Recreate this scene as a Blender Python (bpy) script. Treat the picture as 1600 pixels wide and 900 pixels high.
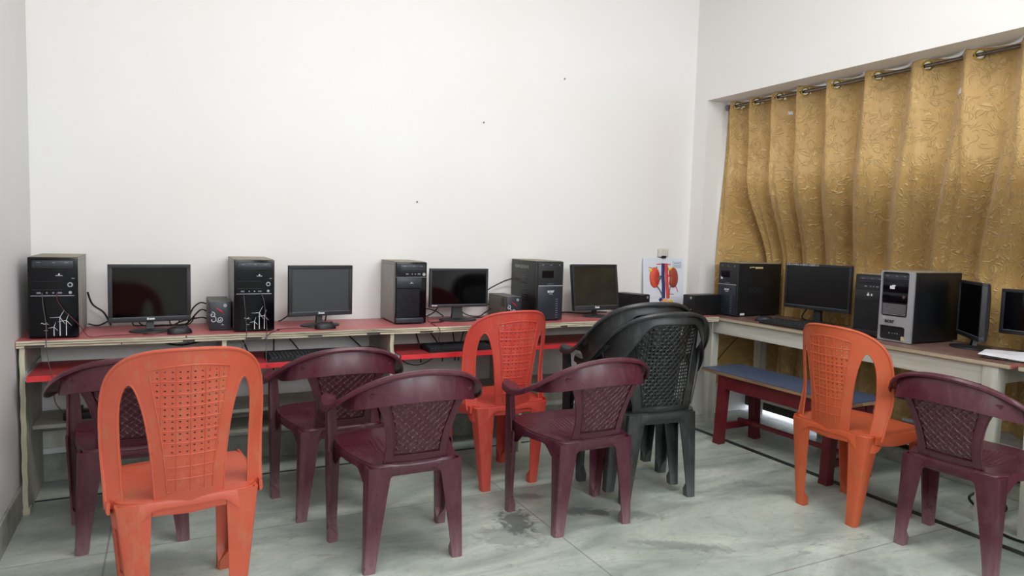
import bpy, bmesh, math, random
from mathutils import Vector, Matrix, geometry
random.seed(7)
PI = math.pi
sin, cos, R = math.sin, math.cos, math.radians
for o in list(bpy.data.objects):
    bpy.data.objects.remove(o)
SC = bpy.context.scene
C = SC.collection

# ------------------------------------------------------------------ camera
F, YAW, PITCH, ROLL = 1077.63, 0.465, 0.0746, 0.0283
CAM = Vector((0.5687, -3.9012, 1.2436))
fw = Vector((sin(YAW)*cos(PITCH), cos(YAW)*cos(PITCH), -sin(PITCH)))
rt = Vector((cos(YAW), -sin(YAW), 0)); up = rt.cross(fw)
r2 = cos(ROLL)*rt + sin(ROLL)*up; u2 = -sin(ROLL)*rt + cos(ROLL)*up
cd = bpy.data.cameras.new('camera'); cam = bpy.data.objects.new('camera', cd); C.objects.link(cam)
cd.sensor_width = 36; cd.lens = F/1600*36; cd.clip_start = .02; cd.clip_end = 100
mw = Matrix((r2, u2, -fw)).transposed().to_4x4(); mw.translation = CAM
cam.matrix_world = mw
SC.camera = cam

# ------------------------------------------------------------------ light
SC.view_settings.view_transform = 'Standard'; SC.view_settings.look = 'None'
SC.view_settings.exposure = 0.0; SC.view_settings.gamma = 1; SC.view_settings.use_curve_mapping = False
W = bpy.data.worlds.new('world'); SC.world = W; W.use_nodes = True
W.node_tree.nodes['Background'].inputs[0].default_value = (.86, .93, 1, 1)
W.node_tree.nodes['Background'].inputs[1].default_value = 4.0

def area(name, loc, target, sx, sy, power, col):
    l = bpy.data.lights.new(name, 'AREA'); l.shape = 'RECTANGLE'; l.size = sx; l.size_y = sy
    l.energy = power; l.color = col
    o = bpy.data.objects.new(name, l); C.objects.link(o); o.location = loc
    o.rotation_euler = (Vector(target)-Vector(loc)).to_track_quat('-Z', 'Y').to_euler()
    return o
area('window_daylight', (0.95, -6.15, 2.25), (1.2, 0, 1.5), 1.1, 1.1, 35, (.90, .95, 1))
area('window_daylight', (3.05, -6.15, 2.25), (2.2, 0, 1.5), 1.2, 1.1, 35, (.95, .97, 1))
area('ceiling_fill', (1.9, -2.3, 3.22), (1.9, -1.6, 0), 2.4, .5, 48, (1, .985, .96))  # unseen fill light added below the ceiling, no fitting built there

# ------------------------------------------------------------------ materials
def lin(c):
    return tuple(((x/255)/12.92 if x/255 <= .04045 else ((x/255+.055)/1.055)**2.4) for x in c) + (1,)
class N:
    """small node-tree helper"""
    def __init__(s, name):
        s.m = bpy.data.materials.new(name); s.m.use_nodes = True
        s.t = s.m.node_tree; s.b = s.t.nodes['Principled BSDF']
    def n(s, typ, ins={}, **kw):
        x = s.t.nodes.new(typ)
        for k, v in kw.items(): setattr(x, k, v)
        for k, v in ins.items():
            if isinstance(v, bpy.types.NodeSocket): s.t.links.new(v, x.inputs[k])
            else: x.inputs[k].default_value = v
        return x
    def math(s, op, a, b=0.0, clamp=False):
        x = s.n('ShaderNodeMath', {0: a, 1: b}, operation=op); x.use_clamp = clamp; return x.outputs[0]
    def ramp(s, fac, stops):
        x = s.n('ShaderNodeValToRGB', {'Fac': fac}); cr = x.color_ramp
        while len(cr.elements) < len(stops): cr.elements.new(.5)
        for e, (p, c) in zip(cr.elements, stops): e.position = p; e.color = c
        return x.outputs[0]
    def mix(s, fac, a, b):
        x = s.n('ShaderNodeMix', data_type='RGBA')
        for k, v in ((0, fac), (6, a), (7, b)):
            if isinstance(v, bpy.types.NodeSocket): s.t.links.new(v, x.inputs[k])
            else: x.inputs[k].default_value = v
        return x.outputs[2]
    def coord(s, kind='Object', scale=(1, 1, 1), rot=(0, 0, 0)):
        tc = s.n('ShaderNodeTexCoord')
        return s.n('ShaderNodeMapping', {'Vector': tc.outputs[kind], 'Scale': scale, 'Rotation': rot}).outputs[0]
    def noise(s, vec, scale, detail=4, rough=.55, dist=0.0):
        return s.n('ShaderNodeTexNoise', {'Vector': vec, 'Scale': scale, 'Detail': detail, 'Roughness': rough, 'Distortion': dist}).outputs[0]
    def bump(s, h, strength=.3, dist=.01):
        x = s.n('ShaderNodeBump', {'Height': h, 'Strength': strength, 'Distance': dist})
        s.t.links.new(x.outputs[0], s.b.inputs['Normal'])
    def out(s, col=None, rough=None, **kw):
        for k, v in (('Base Color', col), ('Roughness', rough)):
            if v is None: continue
            if isinstance(v, bpy.types.NodeSocket): s.t.links.new(v, s.b.inputs[k])
            else: s.b.inputs[k].default_value = v
        for k, v in kw.items(): s.b.inputs[k].default_value = v
        return s.m
def flat(name, col, rough=.5, var=.12, scale=30, metallic=0, bump=0, spec=.5):
    """plain painted / moulded material with slight noise"""
    m = N(name); v = m.coord()
    nz = m.noise(v, scale)
    c = lin(col); d = tuple(x*(1-var) for x in c[:3])+(1,); e = tuple(min(1, x*(1+var)) for x in c[:3])+(1,)
    if bump: m.bump(nz, bump, .002)
    return m.out(m.ramp(nz, [(.35, d), (.65, e)]), rough, Metallic=metallic, **{'Specular IOR Level': spec})
def plastic(name, col, dust=(205, 190, 185), amount=.3, rough=.42, low=.0):
    """chair plastic with scuffs, dust and grime that collects towards the feet"""
    m = N(name); v = m.coord(); vs = m.coord(scale=(1, 1, .22))
    n1 = m.noise(v, 9, 6, .65); n2 = m.noise(vs, 55, 5, .7); n3 = m.noise(v, 3, 3)
    c = lin(col)
    base = m.mix(m.ramp(n3, [(.3, (0, 0, 0, 1)), (.7, (1, 1, 1, 1))]), tuple(x*.88 for x in c[:3])+(1,), tuple(min(1, x*1.1) for x in c[:3])+(1,))
    sc_ = m.math('MULTIPLY', m.math('SUBTRACT', m.math('MULTIPLY', n1, n2), .25, True), amount*4.5, True)
    z = m.n('ShaderNodeSeparateXYZ', {0: m.n('ShaderNodeTexCoord').outputs['Object']}).outputs[2]
    lowm = m.math('MULTIPLY', m.math('SUBTRACT', 1.0, m.math('MULTIPLY', z, 6.0), True), m.math('MULTIPLY', n2, low*1.6), True)
    f = m.math('MAXIMUM', sc_, lowm)
    col = m.mix(f, base, lin(dust))
    sp = m.ramp(m.noise(v, 38, 3, .6, .6), [(.66, (0, 0, 0, 1)), (.74, (1, 1, 1, 1))])
    col = m.mix(m.math('MULTIPLY', sp, .22), col, lin(tuple(x*.45 for x in lin((255,)*3)[:3] and (70, 35, 30))))
    m.bump(n2, .05, .001)
    return m.out(col, m.ramp(n1, [(.3, (rough-.08,)*3+(1,)), (.8, (rough+.2,)*3+(1,))]))

def wall_mat(name, col, warm):
    m = N(name); v = m.n('ShaderNodeNewGeometry').outputs['Position']
    n1 = m.noise(v, .9, 3); n2 = m.noise(v, 40, 5)
    sp = m.ramp(m.noise(v, 5.5, 2, .5), [(.72, (0, 0, 0, 1)), (.80, (1, 1, 1, 1))])
    c = m.mix(m.ramp(n1, [(.3, (0, 0, 0, 1)), (.7, (1, 1, 1, 1))]), lin(col), lin(warm))
    c = m.mix(m.math('MULTIPLY', sp, .10), c, lin((205, 190, 175)))
    m.bump(n2, .06, .002)
    return m.out(c, .62)
M = {}
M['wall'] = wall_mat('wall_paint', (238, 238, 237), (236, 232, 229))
M['wall_left'] = wall_mat('wall_paint_left_shaded', (226, 227, 230), (224, 219, 216))  # the left wall's dimmer, cooler light is put into the paint colour
M['ceiling'] = wall_mat('ceiling_paint', (240, 240, 238), (236, 236, 232))
M['reveal'] = wall_mat('reveal_paint', (222, 224, 226), (216, 216, 216))

def floor_mat():
    m = N('marble_floor'); pos = m.n('ShaderNodeNewGeometry').outputs['Position']
    sx = m.n('ShaderNodeSeparateXYZ', {0: pos})
    st = m.n('ShaderNodeMapping', {'Vector': pos, 'Rotation': (0, 0, R(38)), 'Scale': (1, 2.6, 1)}).outputs[0]
    n1 = m.noise(st, 1.5, 7, .62, .9); n2 = m.noise(st, 4.5, 8, .68, 1.6); n3 = m.noise(pos, 1.1, 3); n4 = m.noise(pos, 22, 6, .7)
    c = m.ramp(n1, [(.32, lin((138, 150, 145))), (.5, lin((178, 189, 181))), (.68, lin((208, 215, 205)))])
    vein = m.ramp(n2, [(.0, (0, 0, 0, 1)), (.60, (0, 0, 0, 1)), (.68, (1, 1, 1, 1)), (.74, (0.15,)*3+(1,)), (1, (0, 0, 0, 1))])
    c = m.mix(m.math('MULTIPLY', vein, .55), c, lin((118, 126, 126)))
    c = m.mix(m.math('MULTIPLY', m.ramp(n3, [(.4, (0, 0, 0, 1)), (.7, (1, 1, 1, 1))]), .35), c, lin((172, 174, 160)))
    grime = m.ramp(n4, [(.52, (0, 0, 0, 1)), (.75, (1, 1, 1, 1))])
    f5 = m.ramp(m.noise(st, 11, 6, .7, 2.0), [(.56, (0, 0, 0, 1)), (.66, (1, 1, 1, 1)), (.70, (0, 0, 0, 1))])
    c = m.mix(m.math('MULTIPLY', f5, .35), c, lin((136, 142, 138)))
    c = m.mix(m.math('MULTIPLY', grime, .32), c, lin((120, 122, 116)))
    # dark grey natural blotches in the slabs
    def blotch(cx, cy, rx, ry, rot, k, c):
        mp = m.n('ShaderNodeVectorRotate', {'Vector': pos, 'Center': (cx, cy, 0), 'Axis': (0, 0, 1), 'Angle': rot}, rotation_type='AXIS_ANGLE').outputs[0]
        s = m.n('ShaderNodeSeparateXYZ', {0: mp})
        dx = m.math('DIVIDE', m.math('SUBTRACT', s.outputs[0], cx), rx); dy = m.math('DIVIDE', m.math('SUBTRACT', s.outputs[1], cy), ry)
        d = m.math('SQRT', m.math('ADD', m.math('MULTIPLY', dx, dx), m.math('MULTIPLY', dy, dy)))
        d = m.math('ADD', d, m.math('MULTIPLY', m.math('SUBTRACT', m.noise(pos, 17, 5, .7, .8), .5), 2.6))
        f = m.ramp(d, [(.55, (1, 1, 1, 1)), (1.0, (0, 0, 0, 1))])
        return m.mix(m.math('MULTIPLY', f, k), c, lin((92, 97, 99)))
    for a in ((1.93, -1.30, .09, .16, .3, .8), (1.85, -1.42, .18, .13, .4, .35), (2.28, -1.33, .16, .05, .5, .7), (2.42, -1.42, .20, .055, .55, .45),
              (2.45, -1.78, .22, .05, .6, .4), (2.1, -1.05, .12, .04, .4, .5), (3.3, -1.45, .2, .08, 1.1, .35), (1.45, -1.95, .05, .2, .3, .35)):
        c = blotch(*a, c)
    # slab joints
    def joint(sock, at, period, c, w=.0035, k=.55):
        a = m.math('ABSOLUTE', m.math('SUBTRACT', m.math('FRACT', m.math('DIVIDE', m.math('SUBTRACT', sock, at-period*8.5), period)), .5))
        f = m.math('LESS_THAN', a, w/period)
        return m.mix(m.math('MULTIPLY', f, k), c, lin((110, 112, 104)))
    c = joint(sx.outputs[1], -.952, 1.154, c); c = joint(sx.outputs[0], 2.034, 1.68, c)
    m.bump(n4, .05, .002)
    return m.out(c, m.ramp(n1, [(.3, (.28,)*3+(1,)), (.7, (.42,)*3+(1,))]))
M['floor'] = floor_mat()
M['stone'] = flat('skirting_stone', (150, 150, 142), .5, .25, 12)
M['inlay'] = flat('inlay_black', (42, 46, 46), .4, .3, 20)

def streaks(name, a, b, scale, axis, rough=.6, bump=.1):
    m = N(name); sc = [1, 1, 1]; sc[axis] = .06
    v = m.coord(scale=tuple(sc)); nz = m.noise(v, scale, 6, .6); n2 = m.noise(m.coord(), 6, 4)
    c = m.ramp(nz, [(.3, lin(a)), (.68, lin(b))])
    c = m.mix(m.math('MULTIPLY', n2, .35), c, lin(tuple(x*.8 for x in b)))
    m.bump(nz, bump, .002)
    return m.out(c, rough)
def dusty(name, col, dust, rough=.45, sc=5, k=.5):
    m = N(name); v = m.coord(); n1 = m.noise(v, sc, 6, .62, .3); n2 = m.noise(v, 60, 4)
    f = m.math('MULTIPLY', m.ramp(m.math('ADD', n1, m.math('MULTIPLY', n2, .15)), [(.42, (0, 0, 0, 1)), (.78, (1, 1, 1, 1))]), k)
    return m.out(m.mix(f, lin(col), lin(dust)), rough)
M['laminate_red'] = dusty('red_laminate', (190, 82, 88), (178, 134, 130), .42, 4, .75)
M['tray_red'] = dusty('tray_red', (168, 38, 48), (150, 105, 100), .4, 6, .5)
M['edge_red'] = dusty('bright_red_edging', (222, 44, 52), (225, 90, 90), .4, 8, .4)
M['ply_edge'] = streaks('plywood_edge', (120, 106, 84), (232, 224, 198), 60, 0)
M['ply_side'] = flat('painted_ply_side', (172, 172, 160), .6, .12, 8, bump=.1)
M['ply_rim'] = streaks('raw_ply_rim', (165, 158, 130), (212, 206, 180), 40, 2)
M['shelf_board'] = streaks('shelf_board', (150, 148, 136), (190, 188, 174), 30, 0)
M['white_wood'] = streaks('white_painted_wood', (172, 168, 152), (214, 213, 203), 22, 2)
M['white_wood_h'] = streaks('white_painted_wood_rail', (172, 168, 152), (214, 213, 203), 22, 1)
M['table_top'] = dusty('brown_laminate', (112, 76, 70), (150, 130, 120), .4, 5, .6)
M['table_edge'] = streaks('pale_table_edge', (150, 128, 100), (202, 190, 165), 40, 1)
M['bench_top'] = dusty('blue_laminate', (66, 80, 108), (92, 102, 122), .42, 5, .6)
M['bench_red'] = dusty('maroon_paint', (98, 14, 30), (112, 58, 58), .38, 9, .5)
M['bench_edge'] = streaks('bench_edge', (80, 58, 44), (176, 140, 104), 50, 1)
M['orange_a'] = plastic('orange_plastic', (198, 88, 64), (178, 128, 92), .62, low=.25)
M['orange_b'] = plastic('red_orange_plastic', (200, 68, 56), (196, 122, 96), .45, low=.3)
M['orange_c'] = plastic('amber_orange_plastic', (198, 88, 52), (178, 118, 80), .5, low=.25)
M['maroon'] = plastic('maroon_plastic', (80, 31, 46), (150, 116, 124), .20, .30, .75)
M['maroon_panel'] = plastic('maroon_woven_panel', (76, 30, 42), (150, 116, 120), .25, .32, 0)
M['maroon_dust'] = plastic('dusty_maroon_ridge', (132, 84, 94), (190, 165, 168), .5, .4, 0)
M['black_pl'] = plastic('charcoal_plastic', (34, 37, 38), (120, 124, 124), .26, .38, .5)
M['case_grey'] = flat('grey_steel_case', (148, 147, 142), .5, .06, 20)
M['case_top'] = flat('dusty_case_top', (150, 142, 126), .7, .15, 30)
M['case_dark'] = flat('black_steel_case', (22, 23, 26), .38, .1, 20)
M['gloss_black'] = flat('gloss_black', (6, 7, 12), .14, .05, 20, spec=.3)
M['matt_black'] = flat('matt_black', (24, 25, 28), .45, .1, 30)
M['soft_black'] = flat('soft_black', (34, 36, 40), .5, .1, 30)
M['drive_grey'] = flat('drive_bezel', (44, 47, 56), .35, .08, 30)
M['silver'] = flat('silver_plastic', (165, 166, 170), .35, .06, 25, metallic=.3)
M['chrome'] = flat('chrome', (200, 200, 200), .18, .03, 20, metallic=1)
M['white_mark'] = flat('white_print', (222, 224, 228), .5, .05, 50)
M['faint_mark'] = flat('faint_print', (130, 136, 150), .5, .05, 50)
M['red_mark'] = flat('red_print', (190, 40, 48), .5, .05, 50)
M['cream_tape'] = flat('cream_tape', (205, 190, 140), .6, .2, 90)
M['ups_side'] = flat('ups_housing', (96, 94, 86), .55, .08, 30)
M['ups_face'] = flat('ups_face', (38, 44, 54), .35, .06, 30)
M['glass'] = N('window_glass').out(lin((225,235,240)), .05, **{'Transmission Weight': .95})
M['screen'] = flat('screen_glass', (5, 5, 7), .08, .05, 4)
M['screen_matt'] = flat('screen_matt', (56, 60, 64), .35, .05, 4)
M['screen_dusty'] = flat('screen_dusty', (42, 42, 36), .25, .22, 9)
M['screen_dark'] = flat('screen_satin', (14, 17, 20), .30, .08, 6)
M['key'] = flat('keycaps', (32, 34, 40), .5, .12, 60)
M['cable'] = flat('cable_black', (16, 16, 18), .5, .1, 30)
M['cable_grey'] = flat('cable_grey', (78, 74, 76), .5, .1, 30)
M['cable_red'] = flat('cable_dark_red', (84, 26, 38), .5, .1, 30)
M['paper'] = flat('paper', (226, 228, 236), .7, .05, 14)
M['board'] = flat('poster_board', (222, 230, 240), .6, .03, 5)
M['kidney'] = flat('kidney_red', (196, 58, 44), .6, .15, 60)
M['kidney_rim'] = flat('kidney_orange', (214, 84, 60), .6, .12, 60)
M['kidney_brown'] = flat('kidney_brown', (158, 66, 48), .6, .12, 60)
M['clay_blue'] = flat('clay_blue', (42, 44, 108), .6, .15, 40)
M['clay_red'] = flat('clay_red', (216, 66, 58), .6, .12, 40)
M['clay_yellow'] = flat('clay_yellow', (238, 205, 32), .6, .12, 40)
M['clay_peach'] = flat('clay_peach', (232, 168, 120), .6, .1, 40)
M['clay_grey'] = flat('clay_grey', (104, 112, 108), .6, .1, 40)
M['socket'] = flat('socket_white', (214, 210, 200), .5, .05, 30)
M['brass'] = flat('brass_eyelet', (190, 160, 74), .25, .08, 40, metallic=.9)
M['rod'] = flat('steel_rod', (120, 112, 104), .25, .1, 40, metallic=.9)
M['dark_board'] = flat('dark_board', (62, 58, 52), .6, .2, 15)
M['maroon_board'] = flat('maroon_board', (98, 46, 52), .6, .15, 15)
M['kerb'] = flat('kerb_stone', (140, 140, 130), .6, .2, 15)
M['ground'] = flat('pale_concrete', (225, 228, 232), .8, .05, 3)
M['nail'] = flat('nail_dark', (70, 64, 60), .5, .1, 30)

def curtain_mat():
    m = N('gold_embossed_curtain'); tc = m.n('ShaderNodeTexCoord')
    uv = tc.outputs['UV']
    wob = m.n('ShaderNodeTexNoise', {'Vector': uv, 'Scale': 7, 'Detail': 2}).outputs[1]
    vv = m.n('ShaderNodeVectorMath', {0: uv, 1: m.n('ShaderNodeVectorMath', {0: wob, 1: (.10, .10, .10)}, operation='MULTIPLY').outputs[0]}, operation='ADD').outputs[0]
    # looping scroll lines: contour bands of a smooth noise field, broken up by a second one
    nz = m.noise(vv, 15, 1.0, .4, .9)
    band = m.math('ABSOLUTE', m.math('SUBTRACT', m.math('FRACT', m.math('MULTIPLY', nz, 6.5)), .5))
    line = m.math('SUBTRACT', 1.0, m.math('MULTIPLY', band, 5.0), True)
    msk = m.ramp(m.noise(uv, 19, 2, .5), [(.44, (0, 0, 0, 1)), (.52, (1, 1, 1, 1))])
    line = m.math('MULTIPLY', line, msk)
    ring = m.n('ShaderNodeTexVoronoi', {'Vector': vv, 'Scale': 15}, feature='F1').outputs[0]
    rl = m.math('SUBTRACT', 1.0, m.math('MULTIPLY', m.math('ABSOLUTE', m.math('SUBTRACT', ring, .30)), 16.0), True)
    rl = m.math('MULTIPLY', rl, m.ramp(m.noise(uv, 23, 1), [(.46, (0, 0, 0, 1)), (.55, (1, 1, 1, 1))]))
    h = m.math('MAXIMUM', line, rl)
    cr_ = m.noise(m.n('ShaderNodeMapping', {'Vector': uv, 'Scale': (4, .8, 1)}).outputs[0], 12, 6, .7)
    c = m.ramp(m.noise(uv, 2.2, 5, .6), [(.3, lin((176, 138, 80))), (.7, lin((208, 171, 107)))])
    c = m.mix(m.math('MULTIPLY', h, .5), c, lin((236, 208, 150)))  # embossed lines mixed lighter, so their highlights sit in the colour
    hh = m.math('ADD', h, m.math('MULTIPLY', cr_, 1.1))
    m.bump(hh, .85, .0045)
    return m.out(c, .38, **{'Sheen Weight': .2})
M['curtain'] = curtain_mat()

# ------------------------------------------------------------------ mesh helpers
def bx(bm, x0, x1, y0, y1, z0, z1, bev=0, seg=2):
    g = bmesh.ops.create_cube(bm, size=1)
    for v in g['verts']:
        v.co = Vector((x0+(v.co.x+.5)*(x1-x0), y0+(v.co.y+.5)*(y1-y0), z0+(v.co.z+.5)*(z1-z0)))
    if bev:
        ed = list({e for v in g['verts'] for e in v.link_edges})
        bmesh.ops.bevel(bm, geom=ed, offset=bev, segments=seg, affect='EDGES', profile=.6)
    return bm
def box(*a, **k): return bx(bmesh.new(), *a, **k)
def cr(pts, n=8, closed=False):
    """Catmull-Rom through pts"""
    pts = [Vector(p) for p in pts]; out = []; L = len(pts)
    rng = range(L) if closed else range(L-1)
    for i in rng:
        if closed: p0, p1, p2, p3 = pts[i-1], pts[i], pts[(i+1) % L], pts[(i+2) % L]
        else: p0, p1, p2, p3 = pts[max(i-1, 0)], pts[i], pts[i+1], pts[min(i+2, L-1)]
        for j in range(n):
            t = j/n
            out.append(.5*((2*p1)+(-p0+p2)*t+(2*p0-5*p1+4*p2-p3)*t*t+(-p0+3*p1-3*p2+p3)*t**3))
    if not closed: out.append(pts[-1])
    return out
def tube(bm, pts, r, seg=8, closed=False, smooth=0):
    if smooth:
        if isinstance(r, (list, tuple)): r = [v[0] for v in cr([Vector((q, 0, 0)) for q in r], smooth, closed)]
        pts = cr(pts, smooth, closed)
    pts = [Vector(p) for p in pts]; rings = []; L = len(pts)
    prev = None
    for i, p in enumerate(pts):
        a = pts[i-1] if (i > 0 or closed) else p; b = pts[(i+1) % L] if (i < L-1 or closed) else p
        t = (b-a).normalized() if (b-a).length > 1e-9 else Vector((0, 0, 1))
        if prev is None:
            u = t.orthogonal().normalized()
        else:
            u = (prev-t*prev.dot(t))
            u = u.normalized() if u.length > 1e-6 else t.orthogonal().normalized()
        prev = u; w = t.cross(u)
        rr = r[i] if isinstance(r, (list, tuple)) else r
        rings.append([bm.verts.new(p+u*(rr*cos(2*PI*k/seg))+w*(rr*sin(2*PI*k/seg))) for k in range(seg)])
    for i in range(L if closed else L-1):
        A, B = rings[i], rings[(i+1) % L]
        for k in range(seg): bm.faces.new((A[k], A[(k+1) % seg], B[(k+1) % seg], B[k]))
    if not closed:
        bm.faces.new(rings[0][::-1]); bm.faces.new(rings[-1])
    return bm
def loft(bm, secs, closed=True, cap=True):
    rows = [[bm.verts.new(p) for p in s] for s in secs]; n = len(rows[0])
    for A, B in zip(rows, rows[1:]):
        for k in range(n if closed else n-1): bm.faces.new((A[k], A[(k+1) % n], B[(k+1) % n], B[k]))
    if cap and closed:
        bm.faces.new(rows[0][::-1]); bm.faces.new(rows[-1])
    return bm
def cyl(bm, c, axis, r, h, seg=24, r2=None):
    c = Vector(c); a = Vector(axis).normalized(); u = a.orthogonal().normalized(); w = a.cross(u)
    r2 = r if r2 is None else r2
    s = [[c+a*t+u*(q*cos(2*PI*k/seg))+w*(q*sin(2*PI*k/seg)) for k in range(seg)] for t, q in ((0, r), (h, r2))]
    return loft(bm, s)
def lathe(bm, c, prof, seg=32, sx=1, sy=1):
    c = Vector(c)
    return loft(bm, [[c+Vector((r*sx*cos(2*PI*k/seg), r*sy*sin(2*PI*k/seg), z)) for k in range(seg)] for r, z in prof])
def inpoly(x, y, P):
    c = False; j = len(P)-1
    for i in range(len(P)):
        xi, yi = P[i][0], P[i][1]; xj, yj = P[j][0], P[j][1]
        if (yi > y) != (yj > y) and x < (xj-xi)*(y-yi)/(yj-yi+1e-12)+xi: c = not c
        j = i
    return c
def sheet(bm, outline, holes, step, fmap, thick):
    """curved shell cut from an outline (with holes) in (u,v), mapped by fmap(u,v)->Vector"""
    V = []; E = []
    for loop in [outline]+holes:
        b = len(V); V += [Vector((p[0], p[1])) for p in loop]
        E += [(b+i, b+(i+1) % len(loop)) for i in range(len(loop))]
    x0 = min(p[0] for p in outline); x1 = max(p[0] for p in outline); y0 = min(p[1] for p in outline); y1 = max(p[1] for p in outline)
    bnd = list(V)
    x = x0+step*.5
    while x < x1:
        y = y0+step*.5
        while y < y1:
            if inpoly(x, y, outline) and not any(inpoly(x, y, h) for h in holes) and all((q.x-x)**2+(q.y-y)**2 > (step*.4)**2 for q in bnd):
                V.append(Vector((x, y)))
            y += step
        x += step
    r = geometry.delaunay_2d_cdt(V, E, [], 0, 1e-6)
    vs, fs = r[0], r[2]
    keep = []
    for f in fs:
        cx = sum(vs[i].x for i in f)/3; cy = sum(vs[i].y for i in f)/3
        if inpoly(cx, cy, outline) and not any(inpoly(cx, cy, h) for h in holes): keep.append(f)
    e = 1e-4; top = {}; bot = {}
    for f in keep:
        for i in f:
            if i in top: continue
            p = fmap(vs[i].x, vs[i].y); du = fmap(vs[i].x+e, vs[i].y)-p; dv = fmap(vs[i].x, vs[i].y+e)-p
            n = du.cross(dv).normalized()
            top[i] = bm.verts.new(p+n*thick*.5); bot[i] = bm.verts.new(p-n*thick*.5)
    cnt = {}
    for f in keep:
        bm.faces.new([top[i] for i in f]); bm.faces.new([bot[i] for i in reversed(f)])
        for a, b in zip(f, f[1:]+f[:1]): cnt[(a, b)] = cnt.get((a, b), 0)+1
    for (a, b) in cnt:
        if (b, a) not in cnt: bm.faces.new((top[b], top[a], bot[a], bot[b]))
    return bm
def obj(name, bm, m, parent=None, smooth=True, angle=38):
    me = bpy.data.meshes.new(name)
    if isinstance(bm, bmesh.types.BMesh):
        bmesh.ops.recalc_face_normals(bm, faces=bm.faces)
        bm.to_mesh(me); bm.free()
    for x in (m if isinstance(m, list) else [m]): me.materials.append(M[x])
    if smooth:
        for p in me.polygons: p.use_smooth = True
        me.set_sharp_from_angle(angle=R(angle))
    o = bpy.data.objects.new(name, me); C.objects.link(o)
    if parent: o.parent = parent
    return o
def thing(name, label, cat, loc=(0, 0, 0), rz=0, group=None):
    o = bpy.data.objects.new(name, None); C.objects.link(o); o.empty_display_size = .1
    o.location = loc; o.rotation_euler = (0, 0, rz); o['label'] = label; o['category'] = cat
    if group: o['group'] = group
    return o
def tag(o, label, cat, group=None):
    o['label'] = label; o['category'] = cat
    if group: o['group'] = group
    return o
def struct(name, bm, m, parent=None, smooth=False):
    o = obj(name, bm, m, parent, smooth)
    if not parent: o['kind'] = 'structure'
    return o
def dup(root, loc, rz, label, group=None, mat=None, rot=None):
    r = root.copy(); C.objects.link(r); r.location = loc; r.rotation_euler = rot or (0, 0, rz); r['label'] = label
    if group: r['group'] = group
    def rec(src, dst):
        for ch in list(src.children):
            c = ch.copy(); C.objects.link(c); c.parent = dst
            if mat and c.type == 'MESH':
                c.data = mesh_in(ch.data, mat)
            rec(ch, c)
    rec(root, r)
    return r
_mc = {}
def mesh_in(me, mat):
    k = (me.name, tuple(sorted(mat.items())))
    if k not in _mc:
        n = me.copy()
        for i, s in enumerate(list(n.materials)):
            for a, b in mat.items():
                if s == M[a]: n.materials[i] = M[b]
        _mc[k] = n
    return _mc[k]
def text(parent, s, size, loc, rot, m, name='lettering', sx=1, bold=.0):
    cu = bpy.data.curves.new(name, 'FONT'); cu.body = s; cu.size = size; cu.extrude = .0004; cu.offset = bold
    cu.align_x = 'CENTER'; cu.align_y = 'CENTER'; cu.resolution_u = 2
    t = bpy.data.objects.new(name, cu); C.objects.link(t)
    bpy.context.view_layer.update()
    me = bpy.data.meshes.new_from_object(t.evaluated_get(bpy.context.evaluated_depsgraph_get()))
    bpy.data.objects.remove(t)
    me.materials.clear(); me.materials.append(M[m]); me.name = name
    o = bpy.data.objects.new(name, me); C.objects.link(o); o.parent = parent
    o.location = loc; o.rotation_euler = rot; o.scale = (sx, 1, 1)
    return o
FRONT = (R(90), 0, 0)      # text lying on a face that looks towards -Y
LEFTF = (R(90), 0, R(-90)) # face that looks towards -X
RIGHTF = (R(90), 0, R(90))

# ------------------------------------------------------------------ room
WX, H, YF = 3.941, 3.3, -6.2
YR, YR2, ZL = -.134, -3.3, 2.224     # window recess
struct('floor', box(-.2, 4.40, YF-.3, .2, -.08, 0), 'floor')
struct('ceiling', box(-.2, WX+.2, YF-.2, .2, H, H+.1), 'ceiling')
struct('wall_back', box(-.15, WX+.9, 0, .15, -.08, H), 'wall')
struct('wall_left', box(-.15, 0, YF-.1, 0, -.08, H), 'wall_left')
b = bmesh.new()
bx(b, WX, WX+.80, YR, 0, -.05, H)                      # pier between corner and recess
bx(b, WX, WX+.80, YR2, YR, ZL, H)                      # lintel
bx(b, WX, WX+.80, YF-.1, YR2, -.05, H)
struct('wall_right', b, 'wall')
b = bmesh.new()                                        # wall behind the camera, with two high windows
bx(b, 0, .4, YF-.12, YF, 0, H); bx(b, 1.5, 2.4, YF-.12, YF, 0, H); bx(b, 3.7, WX, YF-.12, YF, 0, H)
bx(b, .4, 1.5, YF-.12, YF, 0, 1.7); bx(b, .4, 1.5, YF-.12, YF, 2.8, H); bx(b, 2.4, 3.7, YF-.12, YF, 0, 1.7); bx(b, 2.4, 3.7, YF-.12, YF, 2.8, H)
struct('wall_front', b, 'wall')
# stone skirtings
struct('baseboard_back', box(.012, WX, -.012, 0, 0, .135, bev=.003), 'stone')
struct('baseboard_left', box(0, .012, YF, 0, 0, .126, bev=.003), 'stone')
# black inlay lines in the floor
struct('trim_1', box(.0, WX-.2, -.284, -.266, 0, .0012), 'inlay')
struct('trim_2', box(3.688, 3.730, YF, -.281, 0, .0012), 'inlay')
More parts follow.
